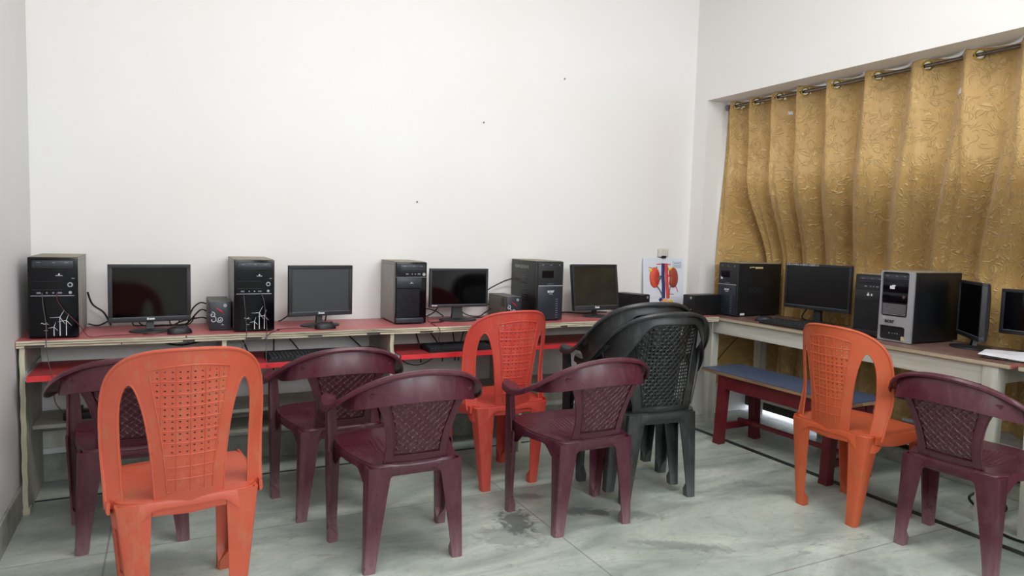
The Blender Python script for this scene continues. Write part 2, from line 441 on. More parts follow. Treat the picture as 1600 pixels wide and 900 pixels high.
# recess: window wall behind the curtain, with a gap at the floor where daylight comes in
b = bmesh.new()
bx(b, 4.56, 4.64, YR2, YR, .24, .62); bx(b, 4.46, 4.64, YR2, YR, .215, .24); bx(b, 4.46, 4.49, -.80, YR, .038, .22); bx(b, 4.46, 4.49, YR2, -.80, -.05, .22); bx(b, 4.56, 4.64, YR2, YR, 2.1, ZL)
struct('wall_recess', b, 'reveal')
w1 = struct('window_1', None or box(4.585, 4.60, YR2+.04, YR-.04, .66, 2.06), 'glass'); w1['kind'] = 'structure'
b = bmesh.new()
for y in (YR-.02, -.85, -1.65, -2.45, YR2+.02): bx(b, 4.57, 4.62, y-.02, y+.02, .62, 2.1)
bx(b, 4.57, 4.62, YR2, YR, .62, .66); bx(b, 4.57, 4.62, YR2, YR, 2.06, 2.1)
obj('window_frame', b, 'white_wood', w1, False)
struct('trim_3', box(4.43, 4.459, YR2, -.142, .038, .112, bev=.006), 'dark_board')
struct('trim_4', box(4.34, 4.42, -3.2, -.86, 0, .075, bev=.006), 'kerb')
struct('ground_outside', box(4.40, 7.5, -3.5, 1.5, -.10, -.003), 'ground')
# ------------------------------------------------------------------ chairs
def sm(a, b, x):
    t = max(0, min(1, (x-a)/(b-a))); return t*t*(3-2*t)
def lerp(a, b, t): return a+(b-a)*t
def table_fn(T):
    """smooth interpolation in a table of (x, y)"""
    def f(x):
        if x <= T[0][0]: return T[0][1]
        for (a, p), (b, q) in zip(T, T[1:]):
            if x <= b: return lerp(p, q, (x-a)/(b-a))
        return T[-1][1]
    return f
def leg(foot, top, z1, w0, w1, d0, d1, z0=0, t=.010, tb=True, n=12, bulge=0):
    """L-section tapering leg; foot/top = outer corner, sign of x/y gives the outward direction"""
    sx = 1 if foot[0] > 0 else -1; sy = 1 if foot[1] > 0 else -1
    bm = bmesh.new(); secs = []
    for i in range(n+1):
        k = i/n; z = z0+(z1-z0)*k; kk = k**1.15
        cx = lerp(foot[0], top[0], k)+sx*bulge*sin(PI*k); cy = lerp(foot[1], top[1], k)
        w = lerp(w0, w1, kk); d = lerp(d0, d1, kk); c = .011
        tt = lerp(min(w, d)*.9, t, sm(.0, .035, z-z0-.03)) if tb and z0 == 0 else t
        P = [(c, 0), (w*.55, 0), (w, .003), (w, tt), (max(tt, w*.5), tt), (tt, tt), (tt, max(tt, d*.5)), (tt, d), (.003, d), (0, d*.55), (0, c), (c*.3, c*.3)]
        secs.append([Vector((cx-sx*a, cy-sy*b, z)) for a, b in P])
    loft(bm, secs)
    return bm
def skirt(outline_fn, depth_fn, z_fn, n=96, t=.005, r=.008):
    """turned-down rim that runs round a seat"""
    bm = bmesh.new(); secs = []
    for i in range(n+1):
        k = i/n; p = outline_fn(k); q = outline_fn((k+.002) % 1)
        tn = (q-p).normalized(); nn = Vector((tn.y, -tn.x)); z = z_fn(p.x, p.y); d = depth_fn(k, p)
        prof = [(-.004, 0), (0, -.003), (.003, -.008), (.004, -d), (.004-t, -d), (.003-t, -.006)]
        secs.append([Vector((p.x+nn.x*a, p.y+nn.y*a, z+b)) for a, b in prof])
    loft(bm, secs, cap=False)
    return bm
def loop_fn(P):
    pts = cr([Vector((x, y)) for x, y in P], 10, True)
    L = [0]
    for a, b in zip(pts, pts[1:]+pts[:1]): L.append(L[-1]+(b-a).length)
    tot = L[-1]; pts.append(pts[0])
    def f(k):
        s = (k % 1)*tot
        lo, hi = 0, len(L)-1
        while hi-lo > 1:
            m_ = (lo+hi)//2
            if L[m_] <= s: lo = m_
            else: hi = m_
        return pts[lo].lerp(pts[lo+1], (s-L[lo])/max(1e-9, L[lo+1]-L[lo]))
    return f
def seat_mesh(P, zf, corners, dmin, dmax, rib=None, thick=.005, reach=.10, step=.011):
    f = loop_fn(P); outline = [tuple(f(i/80)) for i in range(80)]
    bm = bmesh.new()
    sheet(bm, outline, [], step, lambda x, y: Vector((x, y, zf(x, y)+(rib(x, y) if rib else 0))), thick)
    def dep(k, p):
        d = min((Vector((p.x, p.y))-Vector(c)).length for c in corners)
        return lerp(dmax, dmin, sm(.03, reach, d))
    s = skirt(f, dep, zf)
    me = bpy.data.meshes.new('t'); s.to_mesh(me); s.free(); bm.from_mesh(me); bpy.data.meshes.remove(me)
    return bm

def band_mesh(path, inner, n=72, t=.006, tip=True):
    """armrest-and-top-rail: one moulded band sweeping from arm tip round the back to the other arm tip.
    path: half path points (x,y,z,w) from the arm tip (w=1 flat arm) to the middle of the back (w=0 upright rail)"""
    half = [Vector((-x, y, z)) for x, y, z, w in path]; wt = [w for *_, w in path]
    full = half+[Vector((-p.x, p.y, p.z)) for p in half[-2::-1]]
    wf = wt+wt[-2::-1]
    pts = cr(full, 8); ws = [v[0] for v in cr([Vector((w, 0, 0)) for w in wf], 8)]
    bm = bmesh.new(); secs = []; L = len(pts)
    for i, p in enumerate(pts):
        a = pts[max(i-1, 0)]; b_ = pts[min(i+1, L-1)]; tn = Vector((b_.x-a.x, b_.y-a.y)).normalized()
        out = Vector((-tn.y, tn.x))           # outward (path runs from left tip, behind, to right tip)
        if out.dot(Vector((p.x, p.y+.02))) < 0: out = -out
        w = max(0, min(1, ws[i]))
        o_, h_ = inner(w, abs(p.x))           # inner edge offset/height drop
        e = 1.0
        if i < 5: e = sm(-2.5, 4.5, i)
        if L-1-i < 5: e = sm(-2.5, 4.5, L-1-i)
        # cross-section, (outward, up), outer/upper skin then inner/lower skin
        A = [(-o_, -h_), (lerp(-o_*.45, -.028, w), lerp(-h_*.45, -.003, w)), (lerp(-.008, -.012, w), lerp(-.010, 0, w)),
             (lerp(.000, .008, w), 0), (lerp(.010, .020, w), lerp(-.001, -.003, w)), (lerp(.016, .026, w), lerp(-.010, -.012, w)), (lerp(.015, .028, w), lerp(-.018, -.030, w))]
        B = [(lerp(.015, .028, w)-t, lerp(-.018, -.030, w)), (lerp(.016, .026, w)-t, -.012), (lerp(.006, .016, w), lerp(-.008, -.010, w)), (lerp(-.002, -.012, w)+t*.2, lerp(-.014, -t, w)),
             (lerp(-o_*.45, -.028, w)+t*(1-w), lerp(-h_*.45, -.003-t, w)), (-o_+t*(1-w), -h_-t*w)]
        secs.append([Vector((p.x+out.x*a_*e, p.y+out.y*a_*e, p.z+z_*lerp(.8, 1, e))) for a_, z_ in A+B])
    loft(bm, secs)
    return bm

# ---- maroon armchair (x right, y forward, origin on the floor between the feet)
def maroon_chair():
    t = thing('plastic_armchair', '', 'chair')
    zf = lambda x, y: .402+.10*max(0, y)*.16/.2-.016*math.exp(-((x/.13)**2+((y-.0)/.13)**2))
    def rib(x, y):
        m_ = 1-sm(.09, .12, abs(x))*1.0; m2 = 1-sm(.10, .13, abs(y-.02))
        return .0036*m_*m2*(.5+.5*cos(2*PI*x/.0185))
    P = [(-.175, .205), (-.218, .175), (-.226, .12), (-.215, .03), (-.19, -.07), (-.172, -.14), (-.150, -.176), (-.08, -.180), (0, -.180),
         (.08, -.180), (.150, -.176), (.172, -.14), (.19, -.07), (.215, .03), (.226, .12), (.218, .175), (.175, .205), (.09, .222), (0, .227), (-.09, .222)]
    obj('seat', seat_mesh(P, zf, [(-.165, -.16), (.165, -.16), (-.225, .15), (.225, .15)], .030, .085, rib, step=.0058), 'maroon', t)
    # backrest plate
    hw = table_fn([(.375, .124), (.42, .119), (.47, .117), (.52, .122), (.57, .134), (.61, .148), (.64, .163), (.66, .178), (.68, .195)])
    yb = lambda x, z: -.172-.098*((z-.395)/.255)+1.1*x*x*sm(.36, .62, z)+.25*x*x
    zs = [.378+.01*i for i in range(31)]
    outl = [(hw(z), z) for z in zs]+[(.1, .69), (0, .70), (-.1, .69)]+[(-hw(z), z) for z in zs[::-1]]
    ph = table_fn([(.42, .088), (.47, .090), (.52, .096), (.57, .108), (.62, .123), (.66, .134)])
    top = lambda x: .650+.010*(1-(x/.134)**2)
    zz = [.430+(top(.134)-.430)*i/18 for i in range(19)]
    hole = [(ph(z), z) for z in zz]+[(.134*k/8, top(.134*k/8)) for k in range(7, -8, -1)]+[(-ph(z), z) for z in zz[::-1]]
    bm = bmesh.new()
    fm = lambda x, z: Vector((x, yb(x, z), z))
    sheet(bm, outl, [hole], .016, fm, .006)
    rim = [fm(x, z)+Vector((0, -.004, 0)) for x, z in hole]; tube(bm, rim, .0030, 6, True)
    edge = [fm(hw(z), z) for z in zs]; tube(bm, edge, .005, 6); tube(bm, [Vector((-p.x, p.y, p.z)) for p in edge], .005, 6)
    # lower lip of the back
    tube(bm, [Vector((x, yb(x, .40)-.006, .398-.010*(1-(x/.12)**2))) for x in [-.128+.016*i for i in range(17)]], .0055, 8)
    back = obj('backrest', bm, 'maroon', t)
    # woven panel: displaced grid
    bm = bmesh.new(); nu, nv = 120, 100; G = []; pit = .031
    def tri(q): return abs((q % 1)-.5)*2          # 1 at lattice lines, 0 mid-cell
    for j in range(nv+1):
        v = j/nv; row = []
        for i in range(nu+1):
            u = i/nu*2-1
            z = .430+v*(top(u*.134)-.430); x = u*ph(z)
            a = (x+z*1.05)/pit; b_ = (x-z*1.05)/pit
            ra, rb = tri(a), tri(b_)
            par = (math.floor(a+.5)+math.floor(b_+.5)) % 2
            ridge = max(sm(.72, .95, ra)*(1 if par else .75), sm(.72, .95, rb)*(.75 if par else 1))
            fa, fb = (a % 1), (b_ % 1)
            facet = .0022*(fa if math.floor(a) % 2 else 1-fa)+.0022*(fb if math.floor(b_) % 2 else 1-fb)
            h = facet+.0042*ridge+(.0022 if ra > .84 and rb > .84 else 0)
            ed_ = min(1-abs(u), v, 1-v)*16
            row.append((bm.verts.new(fm(x, z)+Vector((0, .0020-h*min(1, ed_), 0))), ridge*min(1, ed_)+(1 if ra > .84 and rb > .84 else 0)))
        G.append(row)
    for A, B in zip(G, G[1:]):
        for i in range(nu):
            q = (A[i], A[i+1], B[i+1], B[i]); f = bm.faces.new([k[0] for k in q])
            if sum(k[1] for k in q)/4 > .80: f.material_index = 1
    obj('woven_panel', bm, ['maroon_panel', 'maroon_dust'], back, angle=60)
    # armrests and top rail
    path = [(.252, .190, .600, 1), (.266, .11, .592, 1), (.277, .02, .597, 1), (.277, -.06, .618, .9), (.260, -.135, .656, .62), (.220, -.20, .702, .30), (.152, -.248, .740, .10), (.075, -.272, .758, .02), (0, -.278, .763, 0)]
    inner = lambda w, x: (lerp(-.012, .036, w), lerp(.112, .006, w))
    obj('armrest', band_mesh(path, inner), 'maroon', t)
    for s in (-1, 1):
        obj('leg', leg((s*.196, -.188), (s*.184, -.186), .392, .044, .092, .040, .075), 'maroon', t)
        obj('leg', leg((s*.252, .172), (s*.262, .172), .385, .040, .062, .040, .085), 'maroon', t)
        obj('arm_post', leg((s*.262, .172), (s*.262, .176), .590, .055, .040, .060, .038, z0=.383), 'maroon', t)
    # stiffener below the back of the seat
    obj('seat_apron', box(-.10, .10, -.176, -.168, .352, .392, bev=.002), 'maroon', t)
    return t

# ---- armless chair
def armless_chair(mat):
    t = thing('plastic_chair', '', 'chair')
    zf = lambda x, y: .420+.02*max(0, y)*1.0-.010*math.exp(-((x/.13)**2+((y)/.12)**2))-.012*sm(.16, .22, y)
    P = [(-.13, .225), (-.185, .205), (-.213, .15), (-.216, .07), (-.212, -.02), (-.207, -.10), (-.198, -.160), (-.165, -.192), (-.08, -.198), (0, -.198),
         (.08, -.198), (.165, -.192), (.198, -.160), (.207, -.10), (.212, -.02), (.216, .07), (.213, .15), (.185, .205), (.13, .225), (0, .232)]
    obj('seat', seat_mesh(P, zf, [(-.19, -.18), (.19, -.18), (-.20, .17), (.20, .17)], .026, .075, None), mat, t)
    yb = lambda x, z: -.198-.060*((z-.40)/.49)+(2.4*sm(.3, .6, z)*x*x)+.9*x*x*(1-sm(.3, .6, z))+.03*sm(.86, .90, z)*0
    fm = lambda x, z: Vector((x, yb(x, z), z))
    H_ = [(0, .895), (.06, .892), (.115, .882), (.158, .860), (.190, .822), (.208, .770), (.216, .70), (.217, .62), (.214, .54), (.210, .47), (.208, .42), (.206, .398)]
    I_ = [(.168, .398), (.169, .43), (.172, .50), (.176, .58), (.178, .66), (.175, .72), (.166, .760), (.154, .778), (.142, .772), (.130, .742), (.117, .69), (.106, .62), (.098, .54), (.093, .46), (.090, .40), (.090, .372)]
    H_ = [(x*1.07, z-.010*sm(.7, .9, z)) for x, z in H_]; I_ = [(x*1.06, z) for x, z in I_]
    ho = [tuple(v) for v in cr([Vector(p) for p in H_], 5)]; hi = [tuple(v) for v in cr([Vector(p) for p in I_], 5)]
    right = ho+hi; left = [(-x, z) for x, z in right[::-1]]
    outl = right+[(.045, .368), (0, .366), (-.045, .368)]+left[:-1]
    ph = table_fn([(.44, .064), (.50, .067), (.58, .075), (.66, .086), (.74, .099), (.83, .113)])
    topz = lambda x: .822+.016*(1-(x/.113)**2)
    holes = []; dots = []
    zr = .452; row = 0
    while zr < .835:
        for k in range(-5, 6):
            x = .0100+.0200*k
            if abs(x) < ph(zr)-.006 and zr < topz(x)-.008:
                if zr > .548: holes.append([(x+.0034*cos(2*PI*q/6), zr+.0034*sin(2*PI*q/6)) for q in range(6)])
                else: dots.append((x, zr))
        zr += .0192; row += 1
    bm = bmesh.new(); sheet(bm, outl, holes, .013, fm, .005)
    # raised ribs, rim of the panel, rolled outer edge
    off = Vector((0, -.003, 0))
    rimp = [(ph(z), z) for z in [.440+(topz(.113)-.440)*i/16 for i in range(17)]]+[(.113*k/8, topz(.113*k/8)) for k in range(7, -8, -1)]
    rimp += [(-ph(z), z) for z in [.440+(topz(.113)-.440)*i/16 for i in range(17)][::-1]]
    tube(bm, [fm(x, z)+off for x, z in rimp], .0028, 6, True)
    for i in range(1, 10):
        z = .4424+.0384*i
        w = ph(z)
        if z < .83: tube(bm, [fm(-w+2*w*q/10, z+.005*(1-((q-5)/5)**2)*0)+off for q in range(11)], .0022, 5)
    for k in range(-2, 3):
        x = .04*k; zt = topz(x)
        if abs(x) > .062:
            z0_ = .44+(abs(x)-.062)/(.113-.062)*.38
        else: z0_ = .442
        tube(bm, [fm(x, lerp(z0_, zt, q/12))+off for q in range(13)], .0022, 5)
    for x, z in dots: tube(bm, [fm(x, z)+Vector((0, -.001, 0)), fm(x, z)+Vector((0, -.0045, 0))], [.003, .0015], 6)
    edge = [fm(x, z) for x, z in (ho[::-1]+[(-x, z) for x, z in ho[1:]])]
    tube(bm, edge, .0062, 8)
    tube(bm, [fm(x, z) for x, z in hi], .0042, 6); tube(bm, [fm(-x, z) for x, z in hi], .0042, 6)
    obj('backrest', bm, mat, t)
    # rounded side ears where the stiles run into the seat
    for s in (-1, 1):
        b2 = bmesh.new()
        secs = []
        for i in range(13):
            k = i/12; y = lerp(-.165, .20, k); d = .052*sin(PI*min(1, .12+k*.9))**.5
            secs.append([Vector((s*(.212+.004*sin(PI*k)), y, .425)), Vector((s*(.222), y, .422)), Vector((s*.223, y, .42-d*.8)), Vector((s*.219, y, .42-d)), Vector((s*.213, y, .42-d)), Vector((s*.212, y, .41))])
        loft(b2, secs); obj('side_rim', b2, mat, t)
        obj('leg', leg((s*.160, -.196), (s*.203, -.200), .415, .046, .098, .040, .080), mat, t)
        obj('leg', leg((s*.178, .185), (s*.212, .205), .418, .042, .078, .042, .080), mat, t)
    obj('seat_apron', box(-.105, .105, -.198, -.190, .372, .405, bev=.002), mat, t)
    return t

# ---- charcoal high-back armchair
def black_chair():
    t = thing('highback_plastic_armchair', '', 'chair')
    zf = lambda x, y: .430+.02*max(0, y)-.014*math.exp(-((x/.13)**2+(y/.13)**2))
    rib = lambda x, y: .002*(1-sm(.12, .14, abs(x)))*(1-sm(.13, .15, abs(y)))*(.5+.5*cos(2*PI*y/.02))
    P = [(-.18, .215), (-.23, .19), (-.24, .12), (-.232, .0), (-.215, -.10), (-.19, -.17), (-.14, -.198), (0, -.202), (.14, -.198), (.19, -.17), (.215, -.10), (.232, 0), (.24, .12), (.23, .19), (.18, .215), (0, .232)]
    obj('seat', seat_mesh(P, zf, [(-.18, -.18), (.18, -.18), (-.23, .17), (.23, .17)], .03, .09, rib), 'black_pl', t)
    yb = lambda x, z: -.190-.10*((z-.42)/.5)+2.0*x*x*sm(.45, .75, z)+.6*x*x
    fm = lambda x, z: Vector((x, yb(x, z), z))
    O_ = [(0, .908), (.07, .904), (.125, .888), (.168, .855), (.196, .81), (.212, .755), (.214, .70), (.200, .64), (.182, .58), (.168, .52), (.158, .46), (.150, .42), (.115, .398), (.05, .392)]
    oo = [tuple(v) for v in cr([Vector(p) for p in O_], 4)]
    outl = oo+[(0, .392)]+[(-x, z) for x, z in oo[::-1]][:-1]
    ph = table_fn([(.46, .112), (.52, .120), (.60, .133), (.68, .146), (.76, .158), (.81, .160), (.85, .140)])
    top = lambda x: .838+.020*(1-(x/.16)**2)
    zl = [.460+(.815-.460)*i/20 for i in range(21)]
    arc = [(.152, .832), (.138, .846), (.11, .852), (.055, .858), (0, .860), (-.055, .858), (-.11, .852), (-.138, .846), (-.152, .832)]
    hole = [(ph(z), z) for z in zl]+arc+[(-ph(z), z) for z in zl[::-1]]
    bm = bmesh.new(); sheet(bm, outl, [hole], .017, fm, .006)
    tube(bm, [fm(x, z)+Vector((0, -.003, 0)) for x, z in hole], .0035, 6, True)
    back = obj('backrest', bm, 'black_pl', t)
    # cane-look panel with real openings
    bm = bmesh.new(); nx, nz = 4, 4; px, pz = .0155, .0165; vs = {}
    def vert(i, j):
        if (i, j) not in vs:
            x = i*px/nx; z = .46+j*pz/nz
            wob = .0016*(sin(2*PI*x/px)*cos(2*PI*(z-.46)/pz))
            vs[(i, j)] = bm.verts.new(fm(x, z)+Vector((0, wob+(.0012 if (i//nx+j//nz) % 2 else -.0012), 0)))
        return vs[(i, j)]
    for i in range(-44, 44):
        for j in range(0, 98):
            x = (i+.5)*px/nx; z = .46+(j+.5)*pz/nz
            if not inpoly(x, z, hole): continue
            if i % nx in (1, 2) and j % nz in (1, 2) and abs(x) < ph(z)-.01 and z < top(x)-.008: continue
            bm.faces.new((vert(i, j), vert(i+1, j), vert(i+1, j+1), vert(i, j+1)))
    g = bmesh.ops.solidify(bm, geom=bm.faces[:], thickness=.003)
    obj('woven_panel', bm, 'black_pl', back, angle=50)
    path = [(.262, .205, .655, 1), (.278, .12, .652, 1), (.287, .04, .660, .98), (.288, -.03, .690, .85), (.278, -.10, .752, .58), (.248, -.160, .825, .35), (.192, -.218, .882, .15), (.110, -.262, .912, .04), (0, -.278, .920, 0)]
    inner = lambda w, x: (lerp(-.006, .040, w), lerp(.056, .006, w)+.13*sm(.10, .24, x)*(1-sm(.75, 1, w)))
    obj('armrest', band_mesh(path, inner), 'black_pl', t)
    for s in (-1, 1):
        obj('leg', leg((s*.205, -.205), (s*.185, -.205), .425, .046, .095, .042, .08), 'black_pl', t)
        obj('leg', leg((s*.262, .185), (s*.272, .185), .420, .046, .070, .044, .09), 'black_pl', t)
        obj('arm_post', leg((s*.272, .185), (s*.278, .190), .645, .060, .045, .065, .045, z0=.418), 'black_pl', t)
        b2 = bmesh.new(); tube(b2, [(s*.158, -.192, .46), (s*.178, -.180, .54), (s*.205, -.160, .62), (s*.235, -.138, .71)], [.004, .009, .009, .006], 8, smooth=5)
        obj('side_strut', b2, 'black_pl', t)
    obj('seat_apron', box(-.14, .14, -.200, -.190, .375, .425, bev=.003), 'black_pl', t)
    return t

GM = 'maroon plastic armchairs with woven backs'
mc = maroon_chair(); mc.location = (1.390, -1.325, 0); mc.rotation_euler = (0, 0, R(1))
mc['label'] = 'maroon plastic armchair standing alone in the middle, left of the red-orange chair'; mc['group'] = GM
dup(mc, (0.452, -.765, 0), R(-2), 'maroon plastic armchair half hidden behind the large orange chair, beside the left wall', GM)
ms = dup(mc, (1.245, -.765, 0), R(1), 'maroon plastic armchair with a red smear on its top rail, tucked under the desk', GM)
dup(mc, (2.190, -1.325, 0), R(1), 'maroon plastic armchair in front of the stacked charcoal chairs', GM)
dup(mc, (3.505, -2.285, 0), R(-86), 'maroon plastic armchair at the right edge, facing the white table', GM)
oc = armless_chair('orange_a'); oc.location = (.606, -1.42, 0); oc.rotation_euler = (0, 0, R(6))
oc['label'] = 'large orange armless plastic chair nearest the camera, seen from behind at the left'; oc['group'] = 'orange armless plastic chairs'
dup(oc, (2.072, -.722, 0), R(5), 'red-orange armless plastic chair pulled up to the middle of the long desk', 'orange armless plastic chairs', {'orange_a': 'orange_b'})
dup(oc, (3.470, -1.782, 0), R(-90), 'orange armless plastic chair facing the white table, in front of the blue bench', 'orange armless plastic chairs', {'orange_a': 'orange_c'})
bc = black_chair(); bc.location = (2.690, -1.150, 0); bc.rotation_euler = (0, 0, R(-6))
bc['label'] = 'charcoal high-back plastic armchair, the lower one of the stacked pair, nearer the camera'; bc['group'] = 'stacked charcoal armchairs'
dup(bc, (2.655, -1.065, .038), R(-6), 'charcoal high-back plastic armchair, the upper one of the stacked pair, nearer the desk', 'stacked charcoal armchairs')
# marks on single chairs
# red smear and scratch on the top rail of one chair
cb = bmesh.new()
def rail(x, z): return Vector((x, -.2835+1.05*x*x-(z-.72)*.05, z))
tube(cb, [rail(-.083, .688), rail(-.074, .694), rail(-.060, .698)], [.003, .0045, .003], 6, smooth=3)
obj('red_smear', cb, 'edge_red', ms)
cb = bmesh.new(); tube(cb, [rail(-.120, .722), rail(-.098, .724), rail(-.070, .722), rail(-.058, .708), rail(-.060, .700)], .0012, 5, smooth=3)
tube(cb, [rail(-.064, .722), rail(-.040, .723), rail(-.015, .712)], .0012, 5, smooth=3)
obj('scratch_mark', cb, 'maroon_dust', ms)
# ------------------------------------------------------------------ long desk against the back wall
DT = .750
desk = thing('computer_desk', 'long desk with worn red top and raw plywood edge along the back wall', 'desk', (0, 0, 0))
b = bmesh.new(); bx(b, .004, 2.335, -.440, -.014, DT-.004, DT); bx(b, 2.338, 3.850, -.440, -.014, DT-.004, DT)
obj('worktop', b, 'laminate_red', desk, False)
b = bmesh.new(); n = 120
for z0, z1, y in ((DT-.0090, DT-.0005, -.446), (DT-.0190, DT-.0115, -.448), (DT-.030, DT-.0215, -.445)):
    top = [Vector((.004+3.846*i/n, y+.0022*sin(i*.7)+.0015*random.random(), z1+.0012*sin(i*.31))) for i in range(n+1)]
    loft(b, [[p, p+Vector((0, 0, z0-z1)), Vector((p.x, -.4422, z0)), Vector((p.x, -.4422, z1-.0005))] for p in top])
obj('plywood_edge', b, 'ply_edge', desk)
obj('glue_lines', box(.004, 3.850, -.4425, -.4402, DT-.0295, DT-.001), 'dark_board', desk, False)
obj('worktop_board', box(.004, 3.850, -.440, -.014, DT-.030, DT-.0045), 'ply_edge', desk, False)
obj('end_lipping', box(.0005, .0035, -.440, -.02, DT-.030, DT-.001), 'orange_c', desk, False)
for i, x in enumerate((.022, .806, 1.617, 2.385, 3.172, 3.52)):
    s = obj('side_panel', box(x-.009, x+.009, -.432, -.018, .0, DT-.031), 'ply_side', desk, False)
    b = bmesh.new()
    secs = [Vector((x+.0015*sin(k*1.3), -.434+.0012*sin(k*2.1), .002+(DT-.035)*k/30)) for k in range(31)]
    loft(b, [[p+Vector((-.0095, 0, 0)), p+Vector((.0095, 0, 0)), p+Vector((.0095, .004, 0)), p+Vector((-.0095, .004, 0))] for p in secs])
    obj('panel_edging', b, 'ply_rim', s)
    if i == 0: obj('foot_block', box(x-.012, x+.016, -.436, -.38, 0, .028, bev=.003), 'ply_rim', s)
bays = [(.033, .796, -.536), (.816, 1.607, -.520), (1.627, 2.375, -.505), (2.395, 3.162, -.425)]
for i, (x0, x1, yf) in enumerate(bays):
    tr = obj('keyboard_tray', box(x0+.018, x1-.018, yf+.004, yf+.36, .597, .615), 'tray_red', desk, False)
    obj('tray_edging', box(x0+.018, x1-.018, yf, yf+.0035, .592, .616, bev=.001), 'edge_red', tr, False)
    for x, s in ((x0, 1), (x1, -1)):
        rb = bmesh.new(); bx(rb, min(x, x+s*.006), max(x, x+s*.006), -.43, -.06, .588, .622); bx(rb, min(x+s*.008, x+s*.016), max(x+s*.008, x+s*.016), yf+.02, yf+.36, .592, .612)
        obj('tray_runner', rb, 'silver', tr, False)
    obj('lower_shelf', box(x0, x1, -.30, -.02, .335, .352), 'shelf_board', desk, False)
    obj('back_rail', box(x0, x1, -.036, -.018, .175, .255), 'white_wood', desk, False)
    if i in (1, 2): obj('foot_shelf', box(x0, x1, -.28, -.04, .228, .244), 'shelf_board', desk, False)

# ------------------------------------------------------------------ computers
def tower_base(w, d, h, side='case_grey', top='case_top', front='gloss_black', bulge=.0):
    t = thing('computer_tower', '', 'computer')
    c = box(-w/2+.003, w/2-.003, .022, d, .008, h-.004, bev=.002)
    k = obj('case', c, side, t, angle=30)
    obj('top_cover', box(-w/2+.002, w/2-.002, .020, d, h-.004, h, bev=.0012), top, t, angle=30)
    fp = obj('front_panel', box(-w/2, w/2, 0, .024, .004, h-.002, bev=.006, seg=3), front, t, angle=30)
    for x in (-w/2+.02, w/2-.02):
        for y in (.04, d-.03): obj('foot', cyl(bmesh.new(), (x, y, 0), (0, 0, 1), .009, .0085, 12), 'matt_black', t)
    # steel lid seams and rear expansion slots
    b = bmesh.new()
    for s in (-1, 1):
        bx(b, s*(w/2-.003)-.0008, s*(w/2-.003)+.0008, .034, .036, .012, h-.010); bx(b, s*(w/2-.003)-.0006, s*(w/2-.003)+.0006, .04, d-.01, h-.018, h-.0168)
    bx(b, -w/2+.03, w/2-.03, d, d+.0015, .05, h-.05)
    obj('seams', b, 'matt_black', k, False)
    return t, k, fp
def drive(fp, w, z0, z1, lines=1):
    d = obj('optical_drive', box(-w/2, w/2, -.003, .004, z0, z1, bev=.0015), 'drive_grey', fp, angle=30)
    b = bmesh.new(); bx(b, -w/2+.004, w/2-.004, -.0036, -.0028, z0+.006, z0+.0072)
    if lines > 1: bx(b, -w/2+.002, w/2-.002, -.0036, -.0028, z0+.020, z0+.0212)
    obj('tray_gap', b, 'gloss_black', d, False)
    b = bmesh.new()
    for x, ww in ((-w*.34, .016), (.004, .010), (w*.33, .014)): bx(b, x-ww/2, x+ww/2, -.0038, -.003, z1-.010, z1-.0075)
    obj('printed_marks', b, 'faint_mark', d, False)
    return d
def icon(fp, x, y, z, s, m='white_mark'):
    b = bmesh.new()
    cyl(b, (x, y, z+s*.55), (0, -1, 0), s*.42, .0006, 6)
    bx(b, x-s*1.5, x+s*1.5, y-.0006, y, z-s*.28, z-s*.02)
    for k in range(6): bx(b, x-s*1.5+s*.5*k+.0004, x-s*1.5+s*.5*k+.0009, y-.0009, y-.0001, z-s*.28, z-s*.02)
    return obj('logo', b, m, fp, False)
def ports(fp, y, z, xs, m='faint_mark'):
    b = bmesh.new()
    for x, kind in xs:
        if kind == 'u': bx(b, x-.0075, x+.0075, y-.001, y+.001, z-.003, z+.003)
        else: cyl(b, (x, y+.001, z), (0, -1, 0), .0035, .002, 12)
    return obj('ports', b, m, fp, False)
def windmills(fp, ox, flip=1):
    """printed wind-turbine graphic"""
    b = bmesh.new(); y = -.0002
    def bar(x0, z0, x1, z1, w0, w1):
        a = Vector((x0, 0, z0)); c = Vector((x1, 0, z1)); d = (c-a).normalized(); n_ = Vector((-d.z, 0, d.x))
        P = [a+n_*w0/2, a-n_*w0/2, c-n_*w1/2, c+n_*w1/2]
        loft(b, [[p+Vector((0, y-.0006, 0)) for p in P], [p+Vector((0, y+.0002, 0)) for p in P]])
    for x, z, s, a0 in ((.018, .092, .036, 62), (.041, .078, .030, 70), (-.004, .050, .022, 72)):
        bar(x, .012, x, z, .0034, .0018)
        for k in range(3):
            a = R(a0+120*k); bar(x, z, x+s*cos(a), z+s*sin(a), .0022, .0006)
    for q in range(10):
        bar(-.05+.0022*q, .066+.003*sin(q*.9), -.05+.0022*(q+1), .066+.003*sin((q+1)*.9), .0018, .0018)
    bar(-.036, .064, -.022, .062, .0016, .0010); bar(-.040, .036, -.026, .036, .0014, .001)
    o = obj('wind_turbine_print', b, 'white_mark', fp, False); o.location = (ox, 0, 0)
    return o
